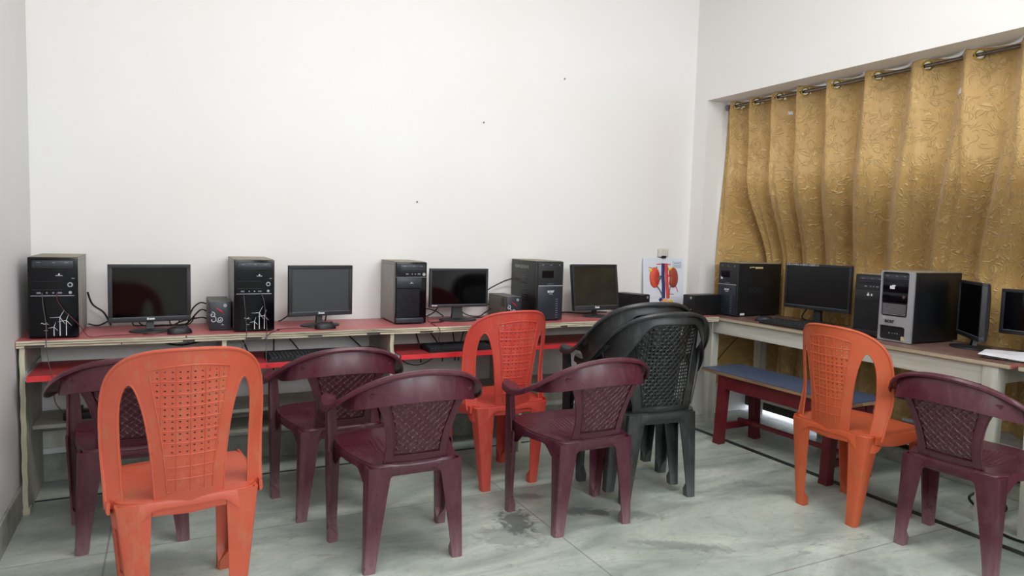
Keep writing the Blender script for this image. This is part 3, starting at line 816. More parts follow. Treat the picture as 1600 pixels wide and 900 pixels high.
def tower_wind(w, d, h, label):
    t, k, fp = tower_base(w, d, h)
    drive(fp, w*.82, h*.865, h*.955)
    icon(fp, w*.12, -.0002, h*.775, .0085)
    b = bmesh.new(); 
    for z in (h*.70, h*.60): bx(b, -w*.42, w*.18, -.0012, .001, z-.0006, z+.0006)
    obj('panel_seams', b, 'drive_grey', fp, False)
    b = bmesh.new(); secs = [[Vector((w*.34+r_*cos(2*PI*q/24), -.004 if r_ < .0105 else 0, h*.66+r_*sin(2*PI*q/24))) for q in range(24)] for r_ in (.0060, .0066, .0098, .0108)]
    loft(b, secs, cap=False); pb = obj('power_button', b, 'silver', fp)
    obj('button_centre', cyl(bmesh.new(), (w*.34, 0, h*.66), (0, -1, 0), .0062, .003, 20), 'gloss_black', pb)
    b = bmesh.new(); cyl(b, (w*.34, 0, h*.565), (0, -1, 0), .0062, .003, 18); obj('reset_button', b, 'silver', fp)
    ports(fp, -.0004, h*.562, ((-w*.29, 'u'), (-w*.13, 'o'), (0, 'o'), (w*.13, 'u')))
    b = bmesh.new(); bx(b, -w*.45, w*.42, -.003, .001, h*.522, h*.530, bev=.001); bx(b, w*.37, w*.43, -.001, .0, h*.735, h*.741)
    obj('trim_strip', b, 'silver', fp, False)
    windmills(fp, w*.02)
    t['label'] = label
    return t
GT = 'computer towers on the long desk'
t1 = tower_wind(.181, .380, .352, 'glossy black computer tower with wind turbine print, against the left wall')
t1.location = (.133, -.397, DT); t1['group'] = GT
t2 = tower_wind(.184, .375, .349, 'glossy black computer tower with wind turbine print, standing beside the first small grey power unit')
t2.location = (.944, -.396, DT); t2['group'] = GT
def tower_mesh(w, d, h, white=True):
    t, k, fp = tower_base(w, d, h, 'case_grey' if white else 'case_dark', 'case_top', 'gloss_black' if white else 'matt_black')
    dr = drive(fp, w*.80, h*.845, h*.955, 2); dr.location = (w*.05, 0, 0)
    ports(fp, -.0004, h*.805, ((-w*.14, 'u'), (w*.02, 'o'), (w*.12, 'o'), (w*.24, 'u')))
    b = bmesh.new(); cyl(b, (w*.40, 0, h*.80), (0, -1, 0), .0085, .0035, 20); obj('power_button', b, 'silver', fp)
    b = bmesh.new(); bx(b, -w*.49, w*.49, -.0015, .001, h*.752, h*.757); obj('trim_strip', b, 'silver' if white else 'drive_grey', fp, False)
    obj('badge_plate', box(-w*.47, w*.33, -.004, .002, h*.585, h*.745, bev=.002), 'ups_face' if white else 'soft_black', fp)
    if white: icon(fp, 0, -.0044, h*.66, .0065)
    else:
        b = bmesh.new(); bx(b, -.012, .002, -.0048, -.004, h*.655, h*.685); bx(b, -.007, -.001, -.0049, -.004, h*.69, h*.705); bx(b, .012, .020, -.0048, -.004, h*.655, h*.69)
        obj('sticker', b, 'white_mark', fp, False)
    # perforated grille: net of small raised bars
    b = bmesh.new(); n_ = 0
    for j in range(22):
        z = h*.13+j*(h*.44/22)
        for i in range(12):
            x = -w*.44+(i+(.5 if j % 2 else 0))*(w*.73/12)
            bx(b, x-.0030, x+.0030, -.0022, .001, z-.0020, z+.0020)
    obj('grille', b, 'drive_grey' if white else 'soft_black', fp, False)
    obj('foot_lip', box(-w*.49, w*.40, -.010, .004, .008, h*.105, bev=.004), 'ups_face' if white else 'matt_black', fp)
    return t
t3 = tower_mesh(.176, .292, .341)
t3.location = (1.757, -.311, DT); t3['label'] = 'black computer tower with perforated grille and grey side, in the middle of the long desk'; t3['group'] = GT
def scratches(parent, m, p0, dx, h_, n_, gap, name='scrawled_marks', seed=3):
    """illegible hand-painted white marks; p0 start, dx unit direction"""
    rr = random.Random(seed); b = bmesh.new(); dx = Vector(dx); up_ = Vector((0, 0, 1)); p = Vector(p0)
    for i in range(n_):
        q = p+dx*gap*i
        kind = rr.choice('IHCEOSN')
        st = {'I': [((.5, 0), (.5, 1))], 'H': [((.1, 0), (.1, 1)), ((.9, 0), (.9, 1)), ((.1, .5), (.9, .5))], 'C': [((.9, 1), (.1, .8)), ((.1, .8), (.1, .2)), ((.1, .2), (.9, 0))],
              'E': [((.1, 0), (.1, 1)), ((.1, 1), (.9, 1)), ((.1, .5), (.8, .5)), ((.1, 0), (.9, 0))], 'O': [((.1, 0), (.1, 1)), ((.1, 1), (.9, 1)), ((.9, 1), (.9, 0)), ((.9, 0), (.1, 0))],
              'S': [((.9, 1), (.1, .9)), ((.1, .9), (.9, .2)), ((.9, .2), (.1, 0))], 'N': [((.1, 0), (.1, 1)), ((.1, 1), (.9, 0)), ((.9, 0), (.9, 1))]}[kind]
        for (a, c), (d, e) in st:
            A = q+dx*a*gap*.8+up_*c*h_; B = q+dx*d*gap*.8+up_*e*h_
            tube(b, [A, B], h_*.09, 4)
    return obj(name, b, m, parent, False)
def tower_acer(w, d, h, side_marks):
    t, k, fp = tower_base(w, d, h, 'case_dark', 'case_top', 'matt_black')
    obj('upper_front', box(-w*.48, w*.48, -.004, .004, h*.60, h*.975, bev=.003), 'soft_black', fp)
    obj('lower_front', box(-w*.48, w*.44, -.008, .004, h*.02, h*.585, bev=.004), 'ups_face', fp)
    b = bmesh.new(); bx(b, -w*.47, w*.44, -.010, -.003, h*.583, h*.598); obj('trim_strip', b, 'silver', fp, False)
    b = bmesh.new()
    for j in range(9): bx(b, w*.20, w*.28, -.0095, -.0075, h*(.36-.038*j), h*(.368-.038*j))
    obj('side_slots', b, 'faint_mark', fp, False)
    b = bmesh.new(); bx(b, -w*.34, -w*.28, -.0048, -.0038, h*.93, h*.945); bx(b, -.008, .008, -.0048, -.0038, h*.93, h*.94); cyl(b, (w*.33, -.004, h*.935), (0, -1, 0), .004, .001, 12)
    for i in range(7): bx(b, -w*.12+.006*i, -w*.12+.006*i+.003, -.0048, -.0038, h*.615, h*.625)
    obj('printed_marks', b, 'faint_mark', fp, False)
    b = bmesh.new(); bx(b, -w*.34, w*.1, -.0052, -.0038, h*.72, h*.84); obj('drive_door', b, 'gloss_black', fp, False)
    text(fp, 'acer', .026, (0, -.0085, h*.50), FRONT, 'white_mark', bold=.0006)
    b = bmesh.new(); bx(b, -.012, .012, -.0088, -.0080, h*.452, h*.458); obj('underline', b, 'white_mark', fp, False)
    return t, k, fp
t4, k4, f4 = tower_acer(.176, .345, .3545, 1)
t4.location = (2.598, -.361, DT); t4['label'] = 'black computer tower with side vents and silver-lettered front, behind the red-orange chair'; t4['group'] = GT
b = bmesh.new()
for j in range(13): bx(b, -.0866, -.0845, .12, .20, .112+.0145*j, .116+.0145*j)
obj('side_vents', b, 'gloss_black', k4, False)
scratches(k4, 'silver', (-.0852, .30, .305), (0, -1, 0), .016, 11, .0165)

# ---- towers on the white table (front looks towards -X)
TT = .747
t5, k5, f5 = tower_acer(.181, .400, .363, 0)
t5.location = (3.978, -.376, TT); t5.rotation_euler = (0, 0, R(-90)); t5['group'] = 'computer towers on the white table'
t5['label'] = 'black computer tower turned side-on, tape strip on its side, left end of white table'
b = bmesh.new(); bx(b, .0874, .0885, .155, .225, .325, .337); bx(b, .0874, .0885, .105, .116, .328, .338); bx(b, .0874, .0885, .122, .148, .332, .338)
obj('tape_strip', b, 'cream_tape', k5, False)
b = bmesh.new(); bx(b, .0874, .0885, .035, .075, .010, .024); obj('label_sticker', b, 'white_mark', k5, False)
b = bmesh.new(); bx(b, -.066, -.048, -.0050, -.004, .248, .268); obj('white_sticker', b, 'white_mark', f5, False)
text(k5, 'acer', .075, (.0872, .17, .185), RIGHTF, 'soft_black', bold=.001)
t6 = tower_mesh(.184, .330, .345, False)
t6.location = (4.035, -1.392, TT); t6.rotation_euler = (0, 0, R(-90)); t6['group'] = 'computer towers on the white table'
t6['label'] = 'matt black computer tower squeezed between the wide monitor and the silver-framed tower'
def tower_silver(w, d, h):
    t, k, fp = tower_base(w, d, h, 'case_dark', 'case_top', 'matt_black')
    # silver surround with two black windows
    O_ = [(-w/2, .004), (w/2, .004), (w/2, h-.002), (-w/2, h-.002)]
    def rr(x0, x1, z0, z1, r):
        P = []
        for cx, cz, a in ((x1-r, z1-r, 0), (x0+r, z1-r, 90), (x0+r, z0+r, 180), (x1-r, z0+r, 270)):
            for q in range(5): P.append((cx+r*cos(R(a+22.5*q)), cz+r*sin(R(a+22.5*q))))
        return P
    b = bmesh.new(); sheet(b, O_, [rr(-w*.455, w*.345, h*.36, h*.985, .012), rr(-w*.46, w*.31, h*.03, h*.225, .012)], .02, lambda x, z: Vector((x, -.004-.006*(1-(x/(w/2))**2), z)), .010)
    obj('silver_surround', b, 'silver', fp)
    drive(fp, w*.76, h*.855, h*.95).location = (-w*.055, -.004, 0)
    b = bmesh.new(); bx(b, -w*.44, w*.33, -.006, .001, h*.70, h*.84, bev=.002); bx(b, -w*.44, w*.33, -.006, .001, h*.555, h*.69, bev=.002)
    obj('drive_bays', b, 'gloss_black', fp)
    b = bmesh.new()
    for j in range(9): bx(b, -w*.40, w*.28, -.0075, -.002, h*(.385+.0175*j), h*(.391+.0175*j))
    obj('vent_slats', b, 'silver', fp, False)
    b = bmesh.new(); cyl(b, (w*.21, -.005, h*.645), (0, -1, 0), .0085, .004, 20); obj('power_button', b, 'chrome', fp)
    b = bmesh.new(); bx(b, -w*.22, -w*.08, -.0072, -.006, h*.745, h*.79); bx(b, -w*.16, -w*.06, -.0072, -.006, h*.785, h*.803); obj('torn_sticker', b, 'white_mark', fp, False)
    text(fp, 'acer', .030, (-w*.14, -.0155, h*.295), FRONT, 'matt_black', bold=.0008)
    ports(fp, -.001, h*.12, ((-w*.18, 'o'), (-w*.05, 'u'), (w*.06, 'o'), (-w*.05+.003, 'u')))
    b = bmesh.new(); bx(b, w*.20, w*.29, -.0075, -.002, h*.035, h*.09); obj('gold_label', b, 'cream_tape', fp, False)
    return t
t7 = tower_silver(.186, .392, .373)
t7.location = (3.985, -1.590, TT); t7.rotation_euler = (0, 0, R(-90)); t7['group'] = 'computer towers on the white table'
t7['label'] = 'large black computer tower with silver-framed front on the white table'

# ------------------------------------------------------------------ UPS units
def ups(w, d, h, side='ups_side', face='ups_face', art=True):
    t = thing('power_backup_unit', '', 'UPS')
    obj('housing', box(-w/2, w/2, .010, d, .003, h, bev=.004), side, t, angle=30)
    fp = obj('front_face', box(-w/2+.001, w/2-.001, 0, .012, .002, h-.002, bev=.004), face, t, angle=30)
    b = bmesh.new(); cyl(b, (w*.22, 0, h*.86), (0, -1, 0), .0085, .003, 20); obj('power_button', b, 'silver', fp)
    b = bmesh.new()
    for j in range(4): bx(b, -w/2-.0004, -w/2+.001, .03+.012*j, .036+.012*j, h*.55, h*.9)
    obj('vents', b, 'matt_black', t, False)
    for x in (-w/2+.015, w/2-.015):
        for y in (.03, d-.03): obj('foot', cyl(bmesh.new(), (x, y, 0), (0, 0, 1), .007, .004, 10), 'matt_black', t)
    if art:
        b = bmesh.new()
        def spiral(cx, cz, r0, turns, a0, s=1):
            P = [Vector((cx+r0*(1-k/28*.8)*cos(a0+s*turns*2*PI*k/28), -.0008, cz+r0*(1-k/28*.8)*sin(a0+s*turns*2*PI*k/28))) for k in range(29)]
            tube(b, P, .0016, 5)
        spiral(-w*.36, h*.55, .014, 1.1, R(100), -1); spiral(-w*.34, h*.38, .018, .8, R(80), -1); spiral(-w*.02, h*.38, .015, 1.6, R(200), 1)
        obj('swirl_print', b, 'white_mark', fp, False)
        b = bmesh.new(); P = [Vector((-w*.20, -.001, h*.78)), Vector((w*.05, -.001, h*.66)), Vector((w*.16, -.001, h*.57))]
        tube(b, P, [.0022, .0045, .0015], 5); obj('red_stroke', b, 'red_mark', fp, False)
        icon(fp, w*.10, -.0004, h*.20, .005)
    else:
        icon(fp, w*.25, -.0004, h*.30, .0045)
    return t
GU = 'small power backup units'
u1 = ups(.098, .270, .142); u1.location = (.797, -.318, DT); u1['group'] = GU
u1['label'] = 'small grey power unit with swirl print, left of the second wind turbine tower'
u2 = ups(.098, .255, .142); u2.location = (2.392, -.302, DT); u2['group'] = GU
u2['label'] = 'small grey power unit with swirl print, half hidden behind the red-orange chair'
u3 = ups(.100, .215, .138, 'case_dark', 'matt_black', False); u3.location = (3.375, -.262, DT); u3.rotation_euler = (0, 0, R(15)); u3['group'] = GU
u3['label'] = 'black power unit between the dusty square monitor and the kidney poster'
u4 = ups(.100, .265, .138, 'case_dark', 'matt_black', False); u4.location = (3.690, -.318, DT); u4.rotation_euler = (0, 0, R(-84)); u4['group'] = GU
u4['label'] = 'black power unit right of the kidney poster, beside the side-on tower'

# ------------------------------------------------------------------ monitors
def monitor(w, h, z0, rx, ry, screen='screen', tilt=0, bez=.016, chin=.024, frame='soft_black', oval=True, neckw=.03, logo=True, logoleft=False):
    t = thing('monitor', '', 'monitor')
    hd = bpy.data.objects.new('display_head', None)  # placeholder replaced below
    bpy.data.objects.remove(hd)
    Tm = Matrix.Translation((0, 0, z0)) @ Matrix.Rotation(-R(tilt), 4, 'X')
    def put(bm):
        bm.transform(Tm); return bm
    b = bmesh.new()
    # front frame with an opening, back shell
    for x0, x1, a, c in ((-w/2, w/2, h-bez, h), (-w/2, w/2, 0, chin), (-w/2, -w/2+bez, chin-.001, h-bez+.001), (w/2-bez, w/2, chin-.001, h-bez+.001)):
        bx(b, x0, x1, -.020, .004, a, c, bev=.002)
    hs = obj('housing', put(b), frame, t, angle=30)
    b = bmesh.new(); loft(b, [[Vector((x*w/2, .003, h/2+z*h/2)) for x, z in ((-1, -1), (1, -1), (1, 1), (-1, 1))], [Vector((x*w*.485, .016, h/2+z*h*.48)) for x, z in ((-1, -1), (1, -1), (1, 1), (-1, 1))], [Vector((x*w*.30, .042, h/2+z*h*.28)) for x, z in ((-1, -1), (1, -1), (1, 1), (-1, 1))]])
    obj('back_shell', put(b), 'matt_black', hs, angle=30)
    obj('screen', put(box(-w/2+bez-.001, w/2-bez+.001, -.0155, -.010, chin-.001, h-bez+.001)), screen, hs, False)
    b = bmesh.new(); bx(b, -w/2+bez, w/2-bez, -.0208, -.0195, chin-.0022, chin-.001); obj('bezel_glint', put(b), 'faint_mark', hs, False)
    if logo:
        lx = -w*.42 if logoleft else 0
        b = bmesh.new(); bx(b, lx-.016, lx-.008, -.0212, -.0200, chin*.40, chin*.82); bx(b, lx-.006, lx+.016, -.0212, -.0200, chin*.42, chin*.72)
        obj('logo', put(b), 'white_mark', hs, False)
    nk = bmesh.new(); loft(nk, [[Vector((x*neckw*.62, .012+y*.012, .010)) for x, y in ((-1, -1), (1, -1), (1, 1), (-1, 1))], [Vector((x*neckw/2, .016+y*.010, z0*.6)) for x, y in ((-1, -1), (1, -1), (1, 1), (-1, 1))], [Vector((x*neckw/2, .022+y*.010, z0+.06)) for x, y in ((-1, -1), (1, -1), (1, 1), (-1, 1))]])
    obj('stand_neck', nk, 'matt_black', t)
    b = bmesh.new(); lathe(b, (0, .0, 0), [(rx*.98, 0), (rx, .003), (rx*.97, .007), (rx*.75, .0105), (rx*.35, .013), (.002, .0135)], 40, 1, ry/rx)
    obj('stand_base', b, frame if oval else 'matt_black', t)
    return t, hs
def place(t, loc, rz, label, grp):
    t.location = loc; t.rotation_euler = (0, 0, R(rz)); t['label'] = label; t['group'] = grp
GMn = 'monitors on the long desk'; GM2 = 'monitors on the white table'
m1, h1 = monitor(.344, .268, .048, .090, .070, 'screen', 0, .017, .024)
place(m1, (.497, -.262, DT), 7, 'glossy black monitor with reflections on the long desk, right of the first tower', GMn)
m2, h2 = monitor(.338, .262, .054, .104, .070, 'screen_matt', 0, .018, .024)
place(m2, (1.283, -.248, DT), 9, 'squarish monitor with matt grey screen above a mouse, near the middle of the long desk', GMn)
m3, h3 = monitor(.358, .222, .078, .112, .085, 'screen', 0, .013, .017, neckw=.06, logoleft=True)
place(m3, (2.078, -.200, DT), -1, 'small wide black monitor right of the perforated tower', GMn)
m4, h4 = monitor(.352, .292, .040, .088, .075, 'screen_dusty', 9, .016, .030, neckw=.024)
place(m4, (3.008, -.235, DT), 3, 'square black monitor with dusty olive screen, tilted back, right end of the long desk', GMn)
m5, h5 = monitor(.462, .290, .085, .115, .09, 'screen_dark', 0, .015, .024, neckw=.05, logo=False)
place(m5, (4.255, -.872, TT), -85, 'large wide dark monitor with white scrawl on its top edge, on the white table', GM2)
scratches(h5, 'white_mark', (-.222, -.0205, .085+.278), (1, 0, 0), .010, 20, .0118, seed=9)
m6, h6 = monitor(.355, .285, .050, .105, .09, 'screen', 0, .014, .024, logo=False)
place(m6, (4.212, -1.842, TT), -134, 'black monitor turned away sideways, right of the silver-framed tower', GM2)
m7, h7 = monitor(.350, .222, .086, .10, .085, 'screen', 0, .016, .022, logo=False)
place(m7, (4.312, -2.108, TT), -84, 'black monitor cut off by the right edge of the photo', GM2)

# ------------------------------------------------------------------ mice and keyboards
def mouse(label, loc, rz, grp='computer mice'):
    t = thing('computer_mouse', label, 'mouse', loc, R(rz), grp)
    b = bmesh.new(); secs = []
    for i in range(13):
        k = i/12; y = -.055+.11*k; hw_ = .0305*math.sqrt(max(0.02, 1-abs(2*k-1)**2.6)); hh = .036*math.sqrt(max(.03, 1-abs((k-.45)/.56)**2.3))
        secs.append([Vector((hw_*sx_, y, max(0, hh*sz))) for sx_, sz in ((-1, .02), (-1.02, .35), (-.8, .8), (-.4, .98), (0, 1), (.4, .98), (.8, .8), (1.02, .35), (1, .02))])
    loft(b, secs); obj('shell', b, 'matt_black', t, angle=60)
    b = bmesh.new(); cyl(b, (-.003, .030, .0285), (1, 0, 0), .008, .006, 16); obj('scroll_wheel', b, 'soft_black', t)
    return t
mouse('black mouse on the long desk beside the first monitor', (.620, -.372, DT), -70)
mouse('black mouse in front of the matt grey monitor', (1.285, -.378, DT), -80)
mouse('black mouse on the white table left of the keyboard', (3.985, -.700, TT), 40)
def keyboard(label, loc, rz, grp='black keyboards'):
    t = thing('keyboard', label, 'keyboard', loc, R(rz), grp)
    b = bmesh.new(); w, d = .440, .150
    loft(b, [[Vector((x, -d/2, 0)), Vector((x, d/2, 0)), Vector((x, d/2, .026)), Vector((x, d/2-.02, .027)), Vector((x, -d/2+.004, .013)), Vector((x, -d/2, .010))] for x in (-w/2, w/2)])
    obj('body', b, 'matt_black', t)
    b = bmesh.new()
    for r_, z in enumerate((.0175, .0195, .0215, .0235, .0255, .029)):
        y = -d/2+.018+.0205*r_+(.006 if r_ == 5 else 0)
        x = -w/2+.010
        while x < w/2-.022:
            ww = .110 if (r_ == 0 and -.10 < x < -.07) else .0165
            if not (.075+.0 < x < .082 or .140 < x < .147): bx(b, x, x+ww, y-.008, y+.008, z-.006, z+.004, bev=.0015, seg=1)
            x += ww+.0022
    obj('keys', b, 'key', t, angle=30)
    return t
keyboard('black keyboard on the red tray under the matt grey monitor', (1.215, -.420, .615), 2)
keyboard('black keyboard on the red tray behind the red-orange chair', (2.030, -.395, .615), 1)
keyboard('black keyboard on the white table in front of the wide monitor', (3.950, -.985, TT), -90)

# ------------------------------------------------------------------ white table
def white_table(y0, y1, label, slab=True):
    t = thing('wooden_table', label, 'table', (0, 0, 0), 0, 'white painted tables')
    x0, x1 = 3.862, 4.400
    obj('tabletop', box(x0, x1, y0, y1, TT-.004, TT, bev=.0008), 'table_top', t, False)
    obj('top_edging', box(x0-.002, x1, y0+.001, y1-.001, TT-.022, TT-.0045, bev=.002), 'table_edge', t, False)
    obj('end_edging', box(x0+.004, x1-.004, y0-.0015, y0+.0005, TT-.021, TT-.001), 'laminate_red', t, False)
    for y in (y0+.05, y1-.10):
        for x in (x0+.008, x1-.07):
            b = bmesh.new(); s = .062
            loft(b, [[Vector((x+s/2+a*q, y+s/2-.0+c*q, z)) for a, c in ((-1, -1), (1, -1), (1, 1), (-1, 1))] for z, q in ((0, .026), (.05, .027), (TT-.022, .033))])
            obj('leg', b, 'white_wood', t, angle=30)
    for x in (x0+.014, x1-.045): obj('apron', box(x, x+.022, y0+.06, y1-.07, TT-.112, TT-.0225, bev=.002), 'white_wood_h', t, False)
    for y in (y0+.065, y1-.085): obj('apron', box(x0+.03, x1-.03, y, y+.020, TT-.105, TT-.0225, bev=.002), 'white_wood', t, False)
    obj('stretcher', box(x1-.055, x1-.035, y0+.07, y1-.08, .12, .165, bev=.002), 'white_wood_h', t, False)
    return t
white_table(-2.212, -.262, 'white painted wooden table with brown top under the gold curtain, carrying four towers and monitors')
white_table(-3.15, -2.245, 'second white painted table, only one leg showing at the right edge')

# ------------------------------------------------------------------ bench
bn = thing('wooden_bench', 'low maroon wooden bench with worn blue top, in front of the white table', 'bench', (0, 0, 0))
BZ = .450
B0 = Vector((3.640, -.52)); BX_ = .345
def bench_part(name, x0, x1, y0, y1, z0, z1, m, bev=.003):
    o = obj(name, box(x0, x1, y0, y1, z0, z1, bev=bev), m, bn, False); return o
bench_part('seat_board', -.165, .165, -.52, .52, BZ-.005, BZ, 'bench_top', .0008)
bench_part('seat_edging', -.168, .168, -.523, .523, BZ-.022, BZ-.0055, 'bench_edge', .002)
for y in (-.435, .335):
    for x, s in ((-.15, -1), (.105, 1)):
        b = bmesh.new()
        loft(b, [[Vector((x+.0225+a*q+s*o_, y+.024+c*q, z)) for a, c in ((-1, -1), (1, -1), (1, 1), (-1, 1))] for z, q, o_ in ((0, .027, .026), (.05, .025, .022), (BZ-.0225, .027, 0))])
        obj('leg', b, 'bench_red', bn, angle=30)
    bench_part('cross_rail', -.11, .11, y+.010, y+.034, .085, .125, 'bench_red')
for x in (-.150, .130): bench_part('apron', x, x+.02, -.415, .365, BZ-.105, BZ-.0225, 'bench_red')
for y in (-.430, .350): bench_part('apron', -.13, .13, y, y+.02, BZ-.10, BZ-.0225, 'bench_red')
bench_part('stretcher', -.012, .012, -.41, .35, .126, .150, 'bench_red')
bn.location = (3.785, -1.085, 0); bn.rotation_euler = (0, 0, R(1.0))

# ------------------------------------------------------------------ curtain, rod, eyelets
RX, RZ = 4.118, 2.190
eyes = [-.262, -.435, -.63, -.83, -1.055, -1.32, -1.60, -1.86, -2.12, -2.40, -2.70, -3.0]
def curtain(y0, y1, eye, name, label, off, i0, tags):
    t = thing(name, label, 'curtain', (0, 0, 0), 0, 'gold eyelet curtains')
    ys = [y0]+list(eye)+[y1]
    # phase: 0 at each visible eyelet; one full fold per eyelet
    def phase(y):
        for i in range(len(eye)-1):
            if eye[i] >= y >= eye[i+1]: return i0+i+(eye[i]-y)/(eye[i]-eye[i+1])
        if y > eye[0]: return i0-(y-eye[0])/(.19 if i0 == 0 else .265)
        return i0+len(eye)-1+(eye[-1]-y)/.265
    bm = bmesh.new(); nv = 150; ny = int((y0-y1)/.006); G = []; uvl = bm.loops.layers.uv.new('UVMap')
    ztop = RZ+.036
    def pos(y, z):
        k = phase(y); d = (RZ-z)
        slant = sm(.48, 1.13, d)
        edge = sm(.145, .30, -y)
        push = .345*slant*edge-.05*sm(0, 1.2, d)*(1-edge)
        top = 1-sm(0, .9, d)
        amp = .048*top+.036*(1-top)
        w1 = sin(2*PI*k)
        w2 = sin(2*PI*k+.9*sin(y*3.1+.6)*(1-top))
        x = amp*lerp(w2, w1, top)
        x += (1-top)*(.014*sin(2*PI*k*2.07+1.9+d*.6)+.007*sin(2*PI*k*3.3+d*1.6+.4))
        x += off*sm(.05, .3, d)
        if d > 1.4: x += .010*sin(y*31+z*9)*sm(1.4, 1.7, d)
        if y > -.30: x = lerp(min(x, .02), x, sm(.145, .30, -y))*sm(.13, .19, -y)
        shift = .24*slant*(1-math.exp(min(0, (y+.146))/.42))*(1-sm(2.4, 3.2, -y))
        return Vector((min(RX+push+x, 4.535), y+shift+(.024*cos(2*PI*k)*top*sm(.14, .2, -y)), z))
    for j in range(nv+1):
        row = []
        for i in range(ny+1):
            y = y0+(y1-y0)*i/ny
            zt = ztop-.012*abs(sin(PI*phase(y)))-.003*sin(y*40); zb = .255+.03*sin(y*5.3)+.012*sin(y*17)
            z = zt+(zb-zt)*j/nv
            row.append((bm.verts.new(pos(y, z)), y, z))
        G.append(row)
    for j in range(nv):
        for i in range(ny):
            q = (G[j][i], G[j+1][i], G[j+1][i+1], G[j][i+1])
            cy = sum(a[1] for a in q)/4; cz = sum(a[2] for a in q)/4
            if any(abs(cy-e) < .021 and (cy-e)**2+(cz-RZ)**2 < .021**2 for e in eye): continue
            f = bm.faces.new([a[0] for a in q])
            for lp, a in zip(f.loops, q): lp[uvl].uv = (a[1]*1.35, a[2])
    me = bpy.data.meshes.new('cloth'); bm.to_mesh(me); bm.free(); me.materials.append(M['curtain'])
    for p in me.polygons: p.use_smooth = True
    o = bpy.data.objects.new('cloth', me); C.objects.link(o); o.parent = t
    md = o.modifiers.new('thickness', 'SOLIDIFY'); md.thickness = .0016
    for e in eye:
        c = pos(e, RZ); tv = (pos(e-.004, RZ)-pos(e+.004, RZ)).normalized()
        b = bmesh.new()
        P = [c+tv*(.0235*cos(2*PI*q/28))+Vector((0, 0, .0235*sin(2*PI*q/28))) for q in range(28)]
        tube(b, P, .0042, 8, True); obj('eyelet', b, 'brass', t)
    for (y, z, w_, h_) in tags:
        b = bmesh.new(); off_ = Vector((-.004, -.001, 0))
        loft(b, [[pos(y-w_*i/6, z+h_*q)+off_+Vector((e_, 0, .004*sin(i*2.1))) for q, e_ in ((0, 0), (1, 0), (1, .003), (0, .003))] for i in range(7)])
        obj('torn_sticker', b, 'white_mark', t)
    return t
curtain(-.146, -1.215, eyes[:5], 'window_curtain', 'gold embossed eyelet curtain at the left half of the window', .012, 0, [(-.66, 2.075, .018, .020)])
curtain(-1.165, -3.285, eyes[5:], 'window_curtain', 'gold embossed eyelet curtain filling the right half of the window', -.006, 5, [(-1.722, 2.010, .050, .026)])
rd = thing('curtain_rod', 'steel curtain rod threaded through brass eyelets below the lintel', 'curtain rod', (0, 0, 0))
b = bmesh.new(); cyl(b, (RX, -.150, RZ), (0, -1, 0), .0105, 3.1, 16); obj('pole', b, 'rod', rd)
b = bmesh.new(); cyl(b, (RX, -.1345, RZ), (0, -1, 0), .020, .012, 18); cyl(b, (RX, -.146, RZ), (0, -1, 0), .014, .014, 18); obj('end_bracket', b, 'silver', rd)

# ------------------------------------------------------------------ kidney poster and socket
ps = thing('kidney_model_poster', 'white board with clay kidneys and vessels leaning against the wall in the corner', 'poster', (3.705, -.050, DT), 0)
ps.rotation_euler = (R(-4.5), 0, 0)
PW, PH = .350, .372
obj('board', box(-PW/2, PW/2, 0, .006, 0.001, PH, bev=.001), 'board', ps, False)
def blob(pts, r, m, name, flatten=.5, par=ps):
    b = bmesh.new(); tube(b, [(x, 0, z) for x, z in pts], r, 10, smooth=4) if not isinstance(r, list) else None
    if isinstance(r, list):
        rr_ = [v[0] for v in cr([Vector((q, 0, 0)) for q in r], 4)]
        tube(b, cr([Vector((x, 0, z)) for x, z in pts], 4), rr_, 12)
    for v in b.verts: v.co.y = v.co.y*flatten-.003
    return obj(name, b, m, par, angle=60)
def bean(cx, cz, s, m, name, hw_=.046, hh=.072):
    b = bmesh.new(); rings = []
    for sc, y in ((1, 0), (.97, -.006), (.85, -.012), (.6, -.016), (.25, -.018)):
        P = []
        for q in range(36):
            a = 2*PI*q/36; r_ = 1-.42*math.exp(-(min(a, 2*PI-a)/.55)**2)
            P.append(Vector((cx+s*hw_*sc*r_*cos(a), y, cz+hh*sc*sin(a)*(1-.06*cos(a)))))
        rings.append(P)
    loft(b, rings); return obj(name, b, m, par_, angle=60)
par_ = ps
k1 = bean(-.078, .235, 1, 'kidney_rim', 'left_kidney'); par_ = k1
b = bmesh.new()
loft(b, [[Vector((-.070+.030*sc*(1-.3*math.exp(-(min(2*PI*q/30, 2*PI-2*PI*q/30)/.6)**2))*cos(2*PI*q/30), y, .237+.052*sc*sin(2*PI*q/30))) for q in range(30)] for sc, y in ((1, -.013), (.9, -.0175), (.4, -.0195))])
obj('kidney_inside', b, 'kidney', k1, angle=60)
b = bmesh.new(); cyl(b, (-.052, -.018, .232), (0, -1, 0), .014, .004, 18); obj('kidney_pelvis', b, 'clay_grey', k1)
par_ = ps; bean(.080, .235, -1, 'kidney_brown', 'right_kidney')
blob([(-.006, .335), (-.008, .25), (-.004, .17), (-.006, .09)], .0135, 'clay_blue', 'blue_vein')
blob([(.020, .335), (.024, .25), (.028, .17), (.036, .09)], .0135, 'clay_red', 'red_artery')
blob([(-.060, .328), (-.02, .330), (.012, .330)], .0035, 'clay_red', 'red_label_line'); blob([(.02, .330), (.06, .328)], .003, 'clay_red', 'red_label_line')
blob([(-.052, .243), (-.02, .242)], .006, 'clay_blue', 'left_branch_vein'); blob([(.03, .246), (.056, .250)], .006, 'clay_red', 'right_branch_artery')
blob([(-.060, .175), (-.035, .145), (-.018, .115), (-.012, .09)], .005, 'clay_grey', 'left_ureter'); blob([(.062, .178), (.05, .15), (.046, .11), (.042, .09)], .005, 'clay_grey', 'right_ureter')
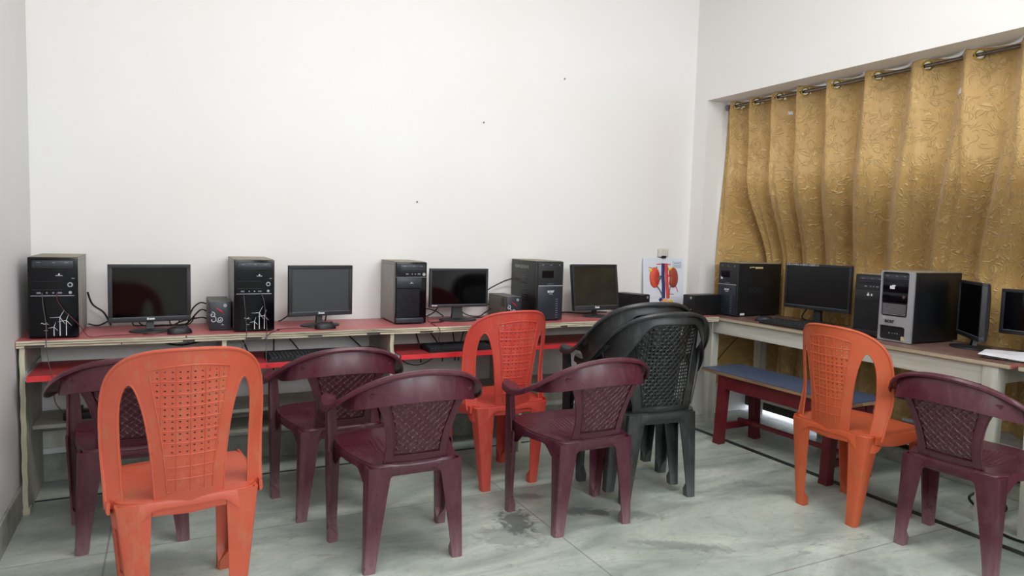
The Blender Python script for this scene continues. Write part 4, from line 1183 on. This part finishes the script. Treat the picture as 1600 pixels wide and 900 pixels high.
blob([(.104, .175), (.118, .15), (.124, .132)], .003, 'clay_red', 'pointer_line'); blob([(.045, .118), (.088, .117)], .0022, 'clay_red', 'pointer_line'); blob([(.08, .042), (.118, .040)], .0025, 'clay_red', 'pointer_line')
blob([(-.124, .292), (-.110, .283), (-.085, .285)], [.006, .012, .006], 'clay_yellow', 'left_adrenal'); blob([(.040, .292), (.062, .295), (.098, .302)], [.005, .010, .005], 'clay_yellow', 'right_adrenal')
blob([(-.068, .292), (-.062, .310)], .006, 'clay_grey', 'adrenal_tip'); blob([(.038, .290), (.034, .308)], .006, 'clay_grey', 'adrenal_tip')
blob([(-.130, .306), (-.105, .304)], .002, 'clay_red', 'pointer_line')
blob([(-.040, .072), (-.022, .088)], .011, 'clay_blue', 'vein_end')
blob([(-.02, .070), (.018, .045), (.03, .030)], [.024, .034, .016], 'clay_peach', 'bladder', .6)
blob([(.045, .070), (.056, .045), (.040, .010)], [.020, .024, .012], 'clay_yellow', 'bladder_section', .75)
b = bmesh.new()
for x0, x1, z0, z1 in ((.085, .155, .345, .347), (.085, .155, .305, .307), (.085, .087, .305, .347), (.153, .155, .305, .347)): bx(b, x0, x1, -.0006, .0002, z0, z1)
for z in (.336, .324, .313):
    for q in range(6): bx(b, .094+.0095*q, .094+.0095*q+.006, -.0006, .0002, z-.002, z+.002)
for z in (.092, .058, .030, .012): bx(b, -.13, .14, -.0004, .0002, z, z+.0007)
obj('title_box', b, 'clay_blue', ps, False)
sk = thing('wall_socket', 'small white wall socket above the kidney poster', 'socket', (3.703, 0, 1.160))
obj('plate', box(-.040, .040, -.028, -.0005, -.031, .031, bev=.009, seg=3), 'socket', sk)
b = bmesh.new(); bx(b, -.020, .016, -.034, -.026, -.040, -.022, bev=.003); obj('clip', b, 'matt_black', sk)

# ------------------------------------------------------------------ papers
def paper_sheet(name, label, loc, rz, w, d, amp, seed, grp='loose papers', m='paper', n_=14):
    rr = random.Random(seed); bm = bmesh.new(); a, c, e = [rr.uniform(0, 6) for _ in range(3)]
    def f(u, v): return Vector((u, v, .001+amp*(abs(sin(u*9+a)*cos(v*7+c))*.8+.5*max(0, sin((u+v)*12+e)))*(.3+.7*min(1, (abs(u)+abs(v))*6))))
    sheet(bm, [(-w/2, -d/2), (w/2, -d/2+.006), (w/2-.004, d/2), (-w/2+.01, d/2-.012)], [], w/n_, f, .0008)
    o = obj(name, bm, m); o.location = loc; o.rotation_euler = (0, 0, R(rz)); tag(o, label, 'paper', grp); return o
paper_sheet('paper_sheet', 'crumpled white printed paper on the right end of the white table, uppermost', (4.060, -2.095, TT+.006), 20, .30, .21, .022, 3)
paper_sheet('paper_sheet', 'pinkish paper lying under the crumpled sheet on the white table', (4.09, -2.115, TT+.001), 4, .29, .17, .004, 5)
paper_sheet('paper_sheet', 'white paper curling over the edge of the right-hand red tray', (2.985, -.345, .616), 25, .21, .10, .016, 11)
paper_sheet('paper_sheet', 'crumpled white paper on the floor under the long desk', (2.62, -.16, .002), 55, .15, .13, .06, 12)

# ------------------------------------------------------------------ cables
def cable(label, pts, r=.0032, m='cable', grp='loose cables'):
    b = bmesh.new(); tube(b, pts, r, 8, smooth=8); o = obj('cable', b, m); tag(o, label, 'cable', grp); return o
Z = DT+.004
cable('thin grey cable hanging from the front socket of the first tower over the desk edge', [(.094, -.400, .948), (.097, -.412, .90), (.106, -.412, .82), (.110, -.440, .764), (.112, -.462, .735), (.120, -.470, .66), (.150, -.590, .60), (.16, -.585, .50), (.20, -.30, .36)], .0018, 'cable_grey')
cable('thin grey mouse cable crossing the front of the first tower', [(.146, -.400, .948), (.150, -.412, .915), (.175, -.412, .87), (.205, -.412, .835), (.232, -.412, .80), (.262, -.40, Z), (.33, -.385, Z), (.46, -.375, Z), (.50, -.35, Z), (.47, -.385, Z), (.51, -.40, Z), (.53, -.36, Z), (.565, -.366, Z)], .0016, 'cable_red')
cable('black power cable from the first tower down the wall', [(.226, -.035, .92), (.245, -.030, .86), (.29, -.028, .82), (.315, -.03, .77), (.32, -.035, .755)], .0042)
cable('black cable from the first tower to the first monitor', [(.226, -.03, .765), (.27, -.035, .757), (.33, -.04, .785), (.40, -.06, .80), (.46, -.16, .86)], .0034)
for i, (x, c, s) in enumerate(((.42, .60, 1), (.50, .66, 1), (.58, .47, -1))):
    cable(('leftmost', 'middle', 'rightmost')[i]+' black cable looping behind the stand of the first monitor', [(x, -.20, .80), (x+.005, -.12, .762), (x+.06, -.09, .757), (c, -.10, .757), (c+.03*s, -.13, .80)], .0030)
for i, z in enumerate((.860, .825, .790)):
    cable(('uppermost', 'middle', 'lowest')[i]+' black cable plugged into the side of the first small power unit', [(.745, -.10-.02*i, z), (.715, -.10-.02*i, z+.005), (.680-.02*i, -.095, z-.03*(i+1) if i < 2 else .775), (.66-.03*i, -.085, .757)], .0036)
cable('thin grey cable hanging from the front socket of the second tower', [(.893, -.400, .948), (.898, -.413, .88), (.905, -.413, .79), (.905, -.420, .762), (.900, -.462, .735), (.870, -.475, .67), (.80, -.47, .62)], .0017, 'cable_grey')
cable('thin grey mouse cable hanging in front of the second tower', [(.968, -.400, .948), (.985, -.413, .90), (.993, -.413, .82), (.998, -.418, .765), (.992, -.462, .735), (.985, -.50, .64), (.99, -.53, .60)], .0017, 'cable_grey')
cable('thin black mouse cable in front of the matt grey monitor', [(1.235, -.374, Z), (1.16, -.35, Z), (1.09, -.355, Z), (1.05, -.375, Z), (1.06, -.39, Z), (1.03, -.43, Z), (1.00, -.458, .742), (.98, -.465, .715)], .0017)
cable('black plug cable behind the matt grey monitor', [(1.15, -.21, .815), (1.13, -.15, .79), (1.11, -.10, .765), (1.10, -.07, .757)], .0036)
cable('black cable behind the stand of the matt grey monitor', [(1.335, -.19, .84), (1.338, -.14, .80), (1.34, -.10, .757)], .0040)
cable('black cable looping beside the small wide monitor stand', [(1.99, -.15, .85), (1.96, -.12, .79), (1.90, -.12, .765), (1.87, -.14, .79), (1.90, -.16, .815), (1.96, -.15, .80), (2.02, -.12, .765)], .0034)
cable('thin black cable curling over the desk edge by the small wide monitor', [(1.90, -.20, .79), (1.88, -.25, Z), (1.94, -.27, Z), (1.98, -.24, Z), (1.93, -.30, Z), (1.87, -.32, Z), (1.86, -.40, Z), (1.87, -.462, .735), (1.865, -.46, .68), (1.92, -.40, .625)], .0018)
cable('black cable running behind the small wide monitor to the power unit', [(2.10, -.14, .83), (2.16, -.10, .775), (2.24, -.12, .757), (2.30, -.10, .78), (2.342, -.09, .80)], .0034)
cable('black cable snaking across the desk right of the small wide monitor', [(2.12, -.16, .757), (2.20, -.17, .757), (2.28, -.15, .757), (2.33, -.17, .757), (2.30, -.22, .757)], .0030)
cable('black cable arching from the vented tower to the power unit', [(2.507, -.06, .985), (2.44, -.04, .96), (2.33, -.03, .90), (2.31, -.03, .84), (2.345, -.06, .82)], .0038)
for i in range(3):
    cable(('rear', 'middle', 'front')[i]+' black cable lying behind the dusty square monitor', [(2.72, -.05-.02*i, .757), (2.82, -.08+.02*i, .758), (2.90, -.05, .760), (3.00, -.09-.015*i, .757), (3.12, -.06, .757), (3.20, -.08, .757)], .0040)
cable('black cable drooping under the long desk below the first monitor', [(.50, -.06, .72), (.54, -.05, .67), (.63, -.04, .645), (.74, -.05, .67), (.79, -.06, .715)], .0048)
cable('black cable drooping under the long desk, crossing another', [(.60, -.05, .72), (.66, -.045, .66), (.70, -.04, .70), (.72, -.04, .72)], .0040)
for x, dx, w_ in ((.90, .06, 'under the second wind turbine tower'), (1.08, .0, 'straight down left of the small keyboard'), (1.11, .12, 'slanting behind the matt grey monitor'), (1.42, .16, 'slanting left of the perforated tower'), (1.86, .05, 'leftmost above the keyboard of the middle tray'), (1.92, .12, 'slanting above the keyboard of the middle tray'), (2.10, .03, 'rightmost above the keyboard of the middle tray'), (2.20, -.04, 'beside the red-orange chair')):
    cable('black cable hanging under the desk, '+w_, [(x, -.045, .72), (x+dx*.4, -.04, .66), (x+dx, -.04, .56), (x+dx*1.1, -.035, .48)], .0036)
cable('black cable loop hanging under the red tray behind the red-orange chair', [(1.76, -.06, .60), (1.80, -.05, .50), (1.90, -.05, .47), (2.0, -.05, .52), (2.02, -.05, .60)], .0026)
cable('thick black cable sagging over the maroon board below the window', [(4.42, -.30, .235), (4.42, -.40, .205), (4.422, -.52, .19), (4.42, -.68, .185), (4.42, -.85, .15)], .008)
cable('black cable coiled on the floor by the last table leg', [(3.98, -2.10, .01), (4.02, -2.0, .05), (4.08, -2.05, .09), (4.05, -2.15, .05), (3.95, -2.14, .006), (3.86, -2.20, .006), (3.82, -2.32, .006), (3.9, -2.5, .006)], .006)
cable('black cable hanging behind the wide monitor', [(4.33, -.80, .90), (4.34, -.74, .84), (4.33, -.70, .77), (4.30, -.76, .753)], .0045)
cable('thin black cable looping down beside the left table leg', [(4.22, -.30, .62), (4.12, -.26, .50), (4.02, -.25, .40), (3.93, -.24, .30)], .003)

# ------------------------------------------------------------------ things under the furniture
mb = thing('board_panel', 'maroon board standing under the curtain above the strip of daylight', 'board', (4.470, -.44, .097))
mb.location = (4.448, -.425, .1125)
obj('panel', box(-.008, .008, -.21, .21, 0, .105, bev=.002), 'maroon_board', mb, False)
obj('lower_rail', box(-.010, -.0085, -.21, .21, .0, .014, bev=.0005), 'dark_board', mb, False)
wb = tag(struct('board_panel', box(4.436, 4.456, -.845, -.645, .1125, .215, bev=.002), 'white_wood'), 'white board standing beside the maroon board under the curtain', 'board')
del wb['kind']
bb = thing('power_strip', 'dark power strip with plugs on the lower shelf, left end of the long desk', 'power strip', (.30, -.22, .352))
obj('strip_body', box(-.16, .16, -.03, .03, 0, .032, bev=.004), 'matt_black', bb)
b = bmesh.new()
for x in (-.1, -.03, .05, .11): bx(b, x-.018, x+.018, -.018, .018, .030, .058, bev=.004)
obj('plugs', b, 'cable', bb)
for i, (x, y, z, rx_, rz_) in enumerate(((1.62+.25, -.012, 1.82, 0, 0),)): pass
for (x, z), where in (((1.885, 1.43), 'below the middle of the bare wall'), ((2.30, 1.93), 'high on the bare wall'), ((2.86, 2.26), 'near the top right of the bare wall')):
    b = bmesh.new(); cyl(b, (x, -.0002, z), (0, -1, 0), .0028, .006, 10); cyl(b, (x, -.006, z), (0, -1, 0), .0042, .0015, 10)
    tag(obj('nail', b, 'nail'), 'small dark nail '+where, 'nail', 'nails in the back wall')
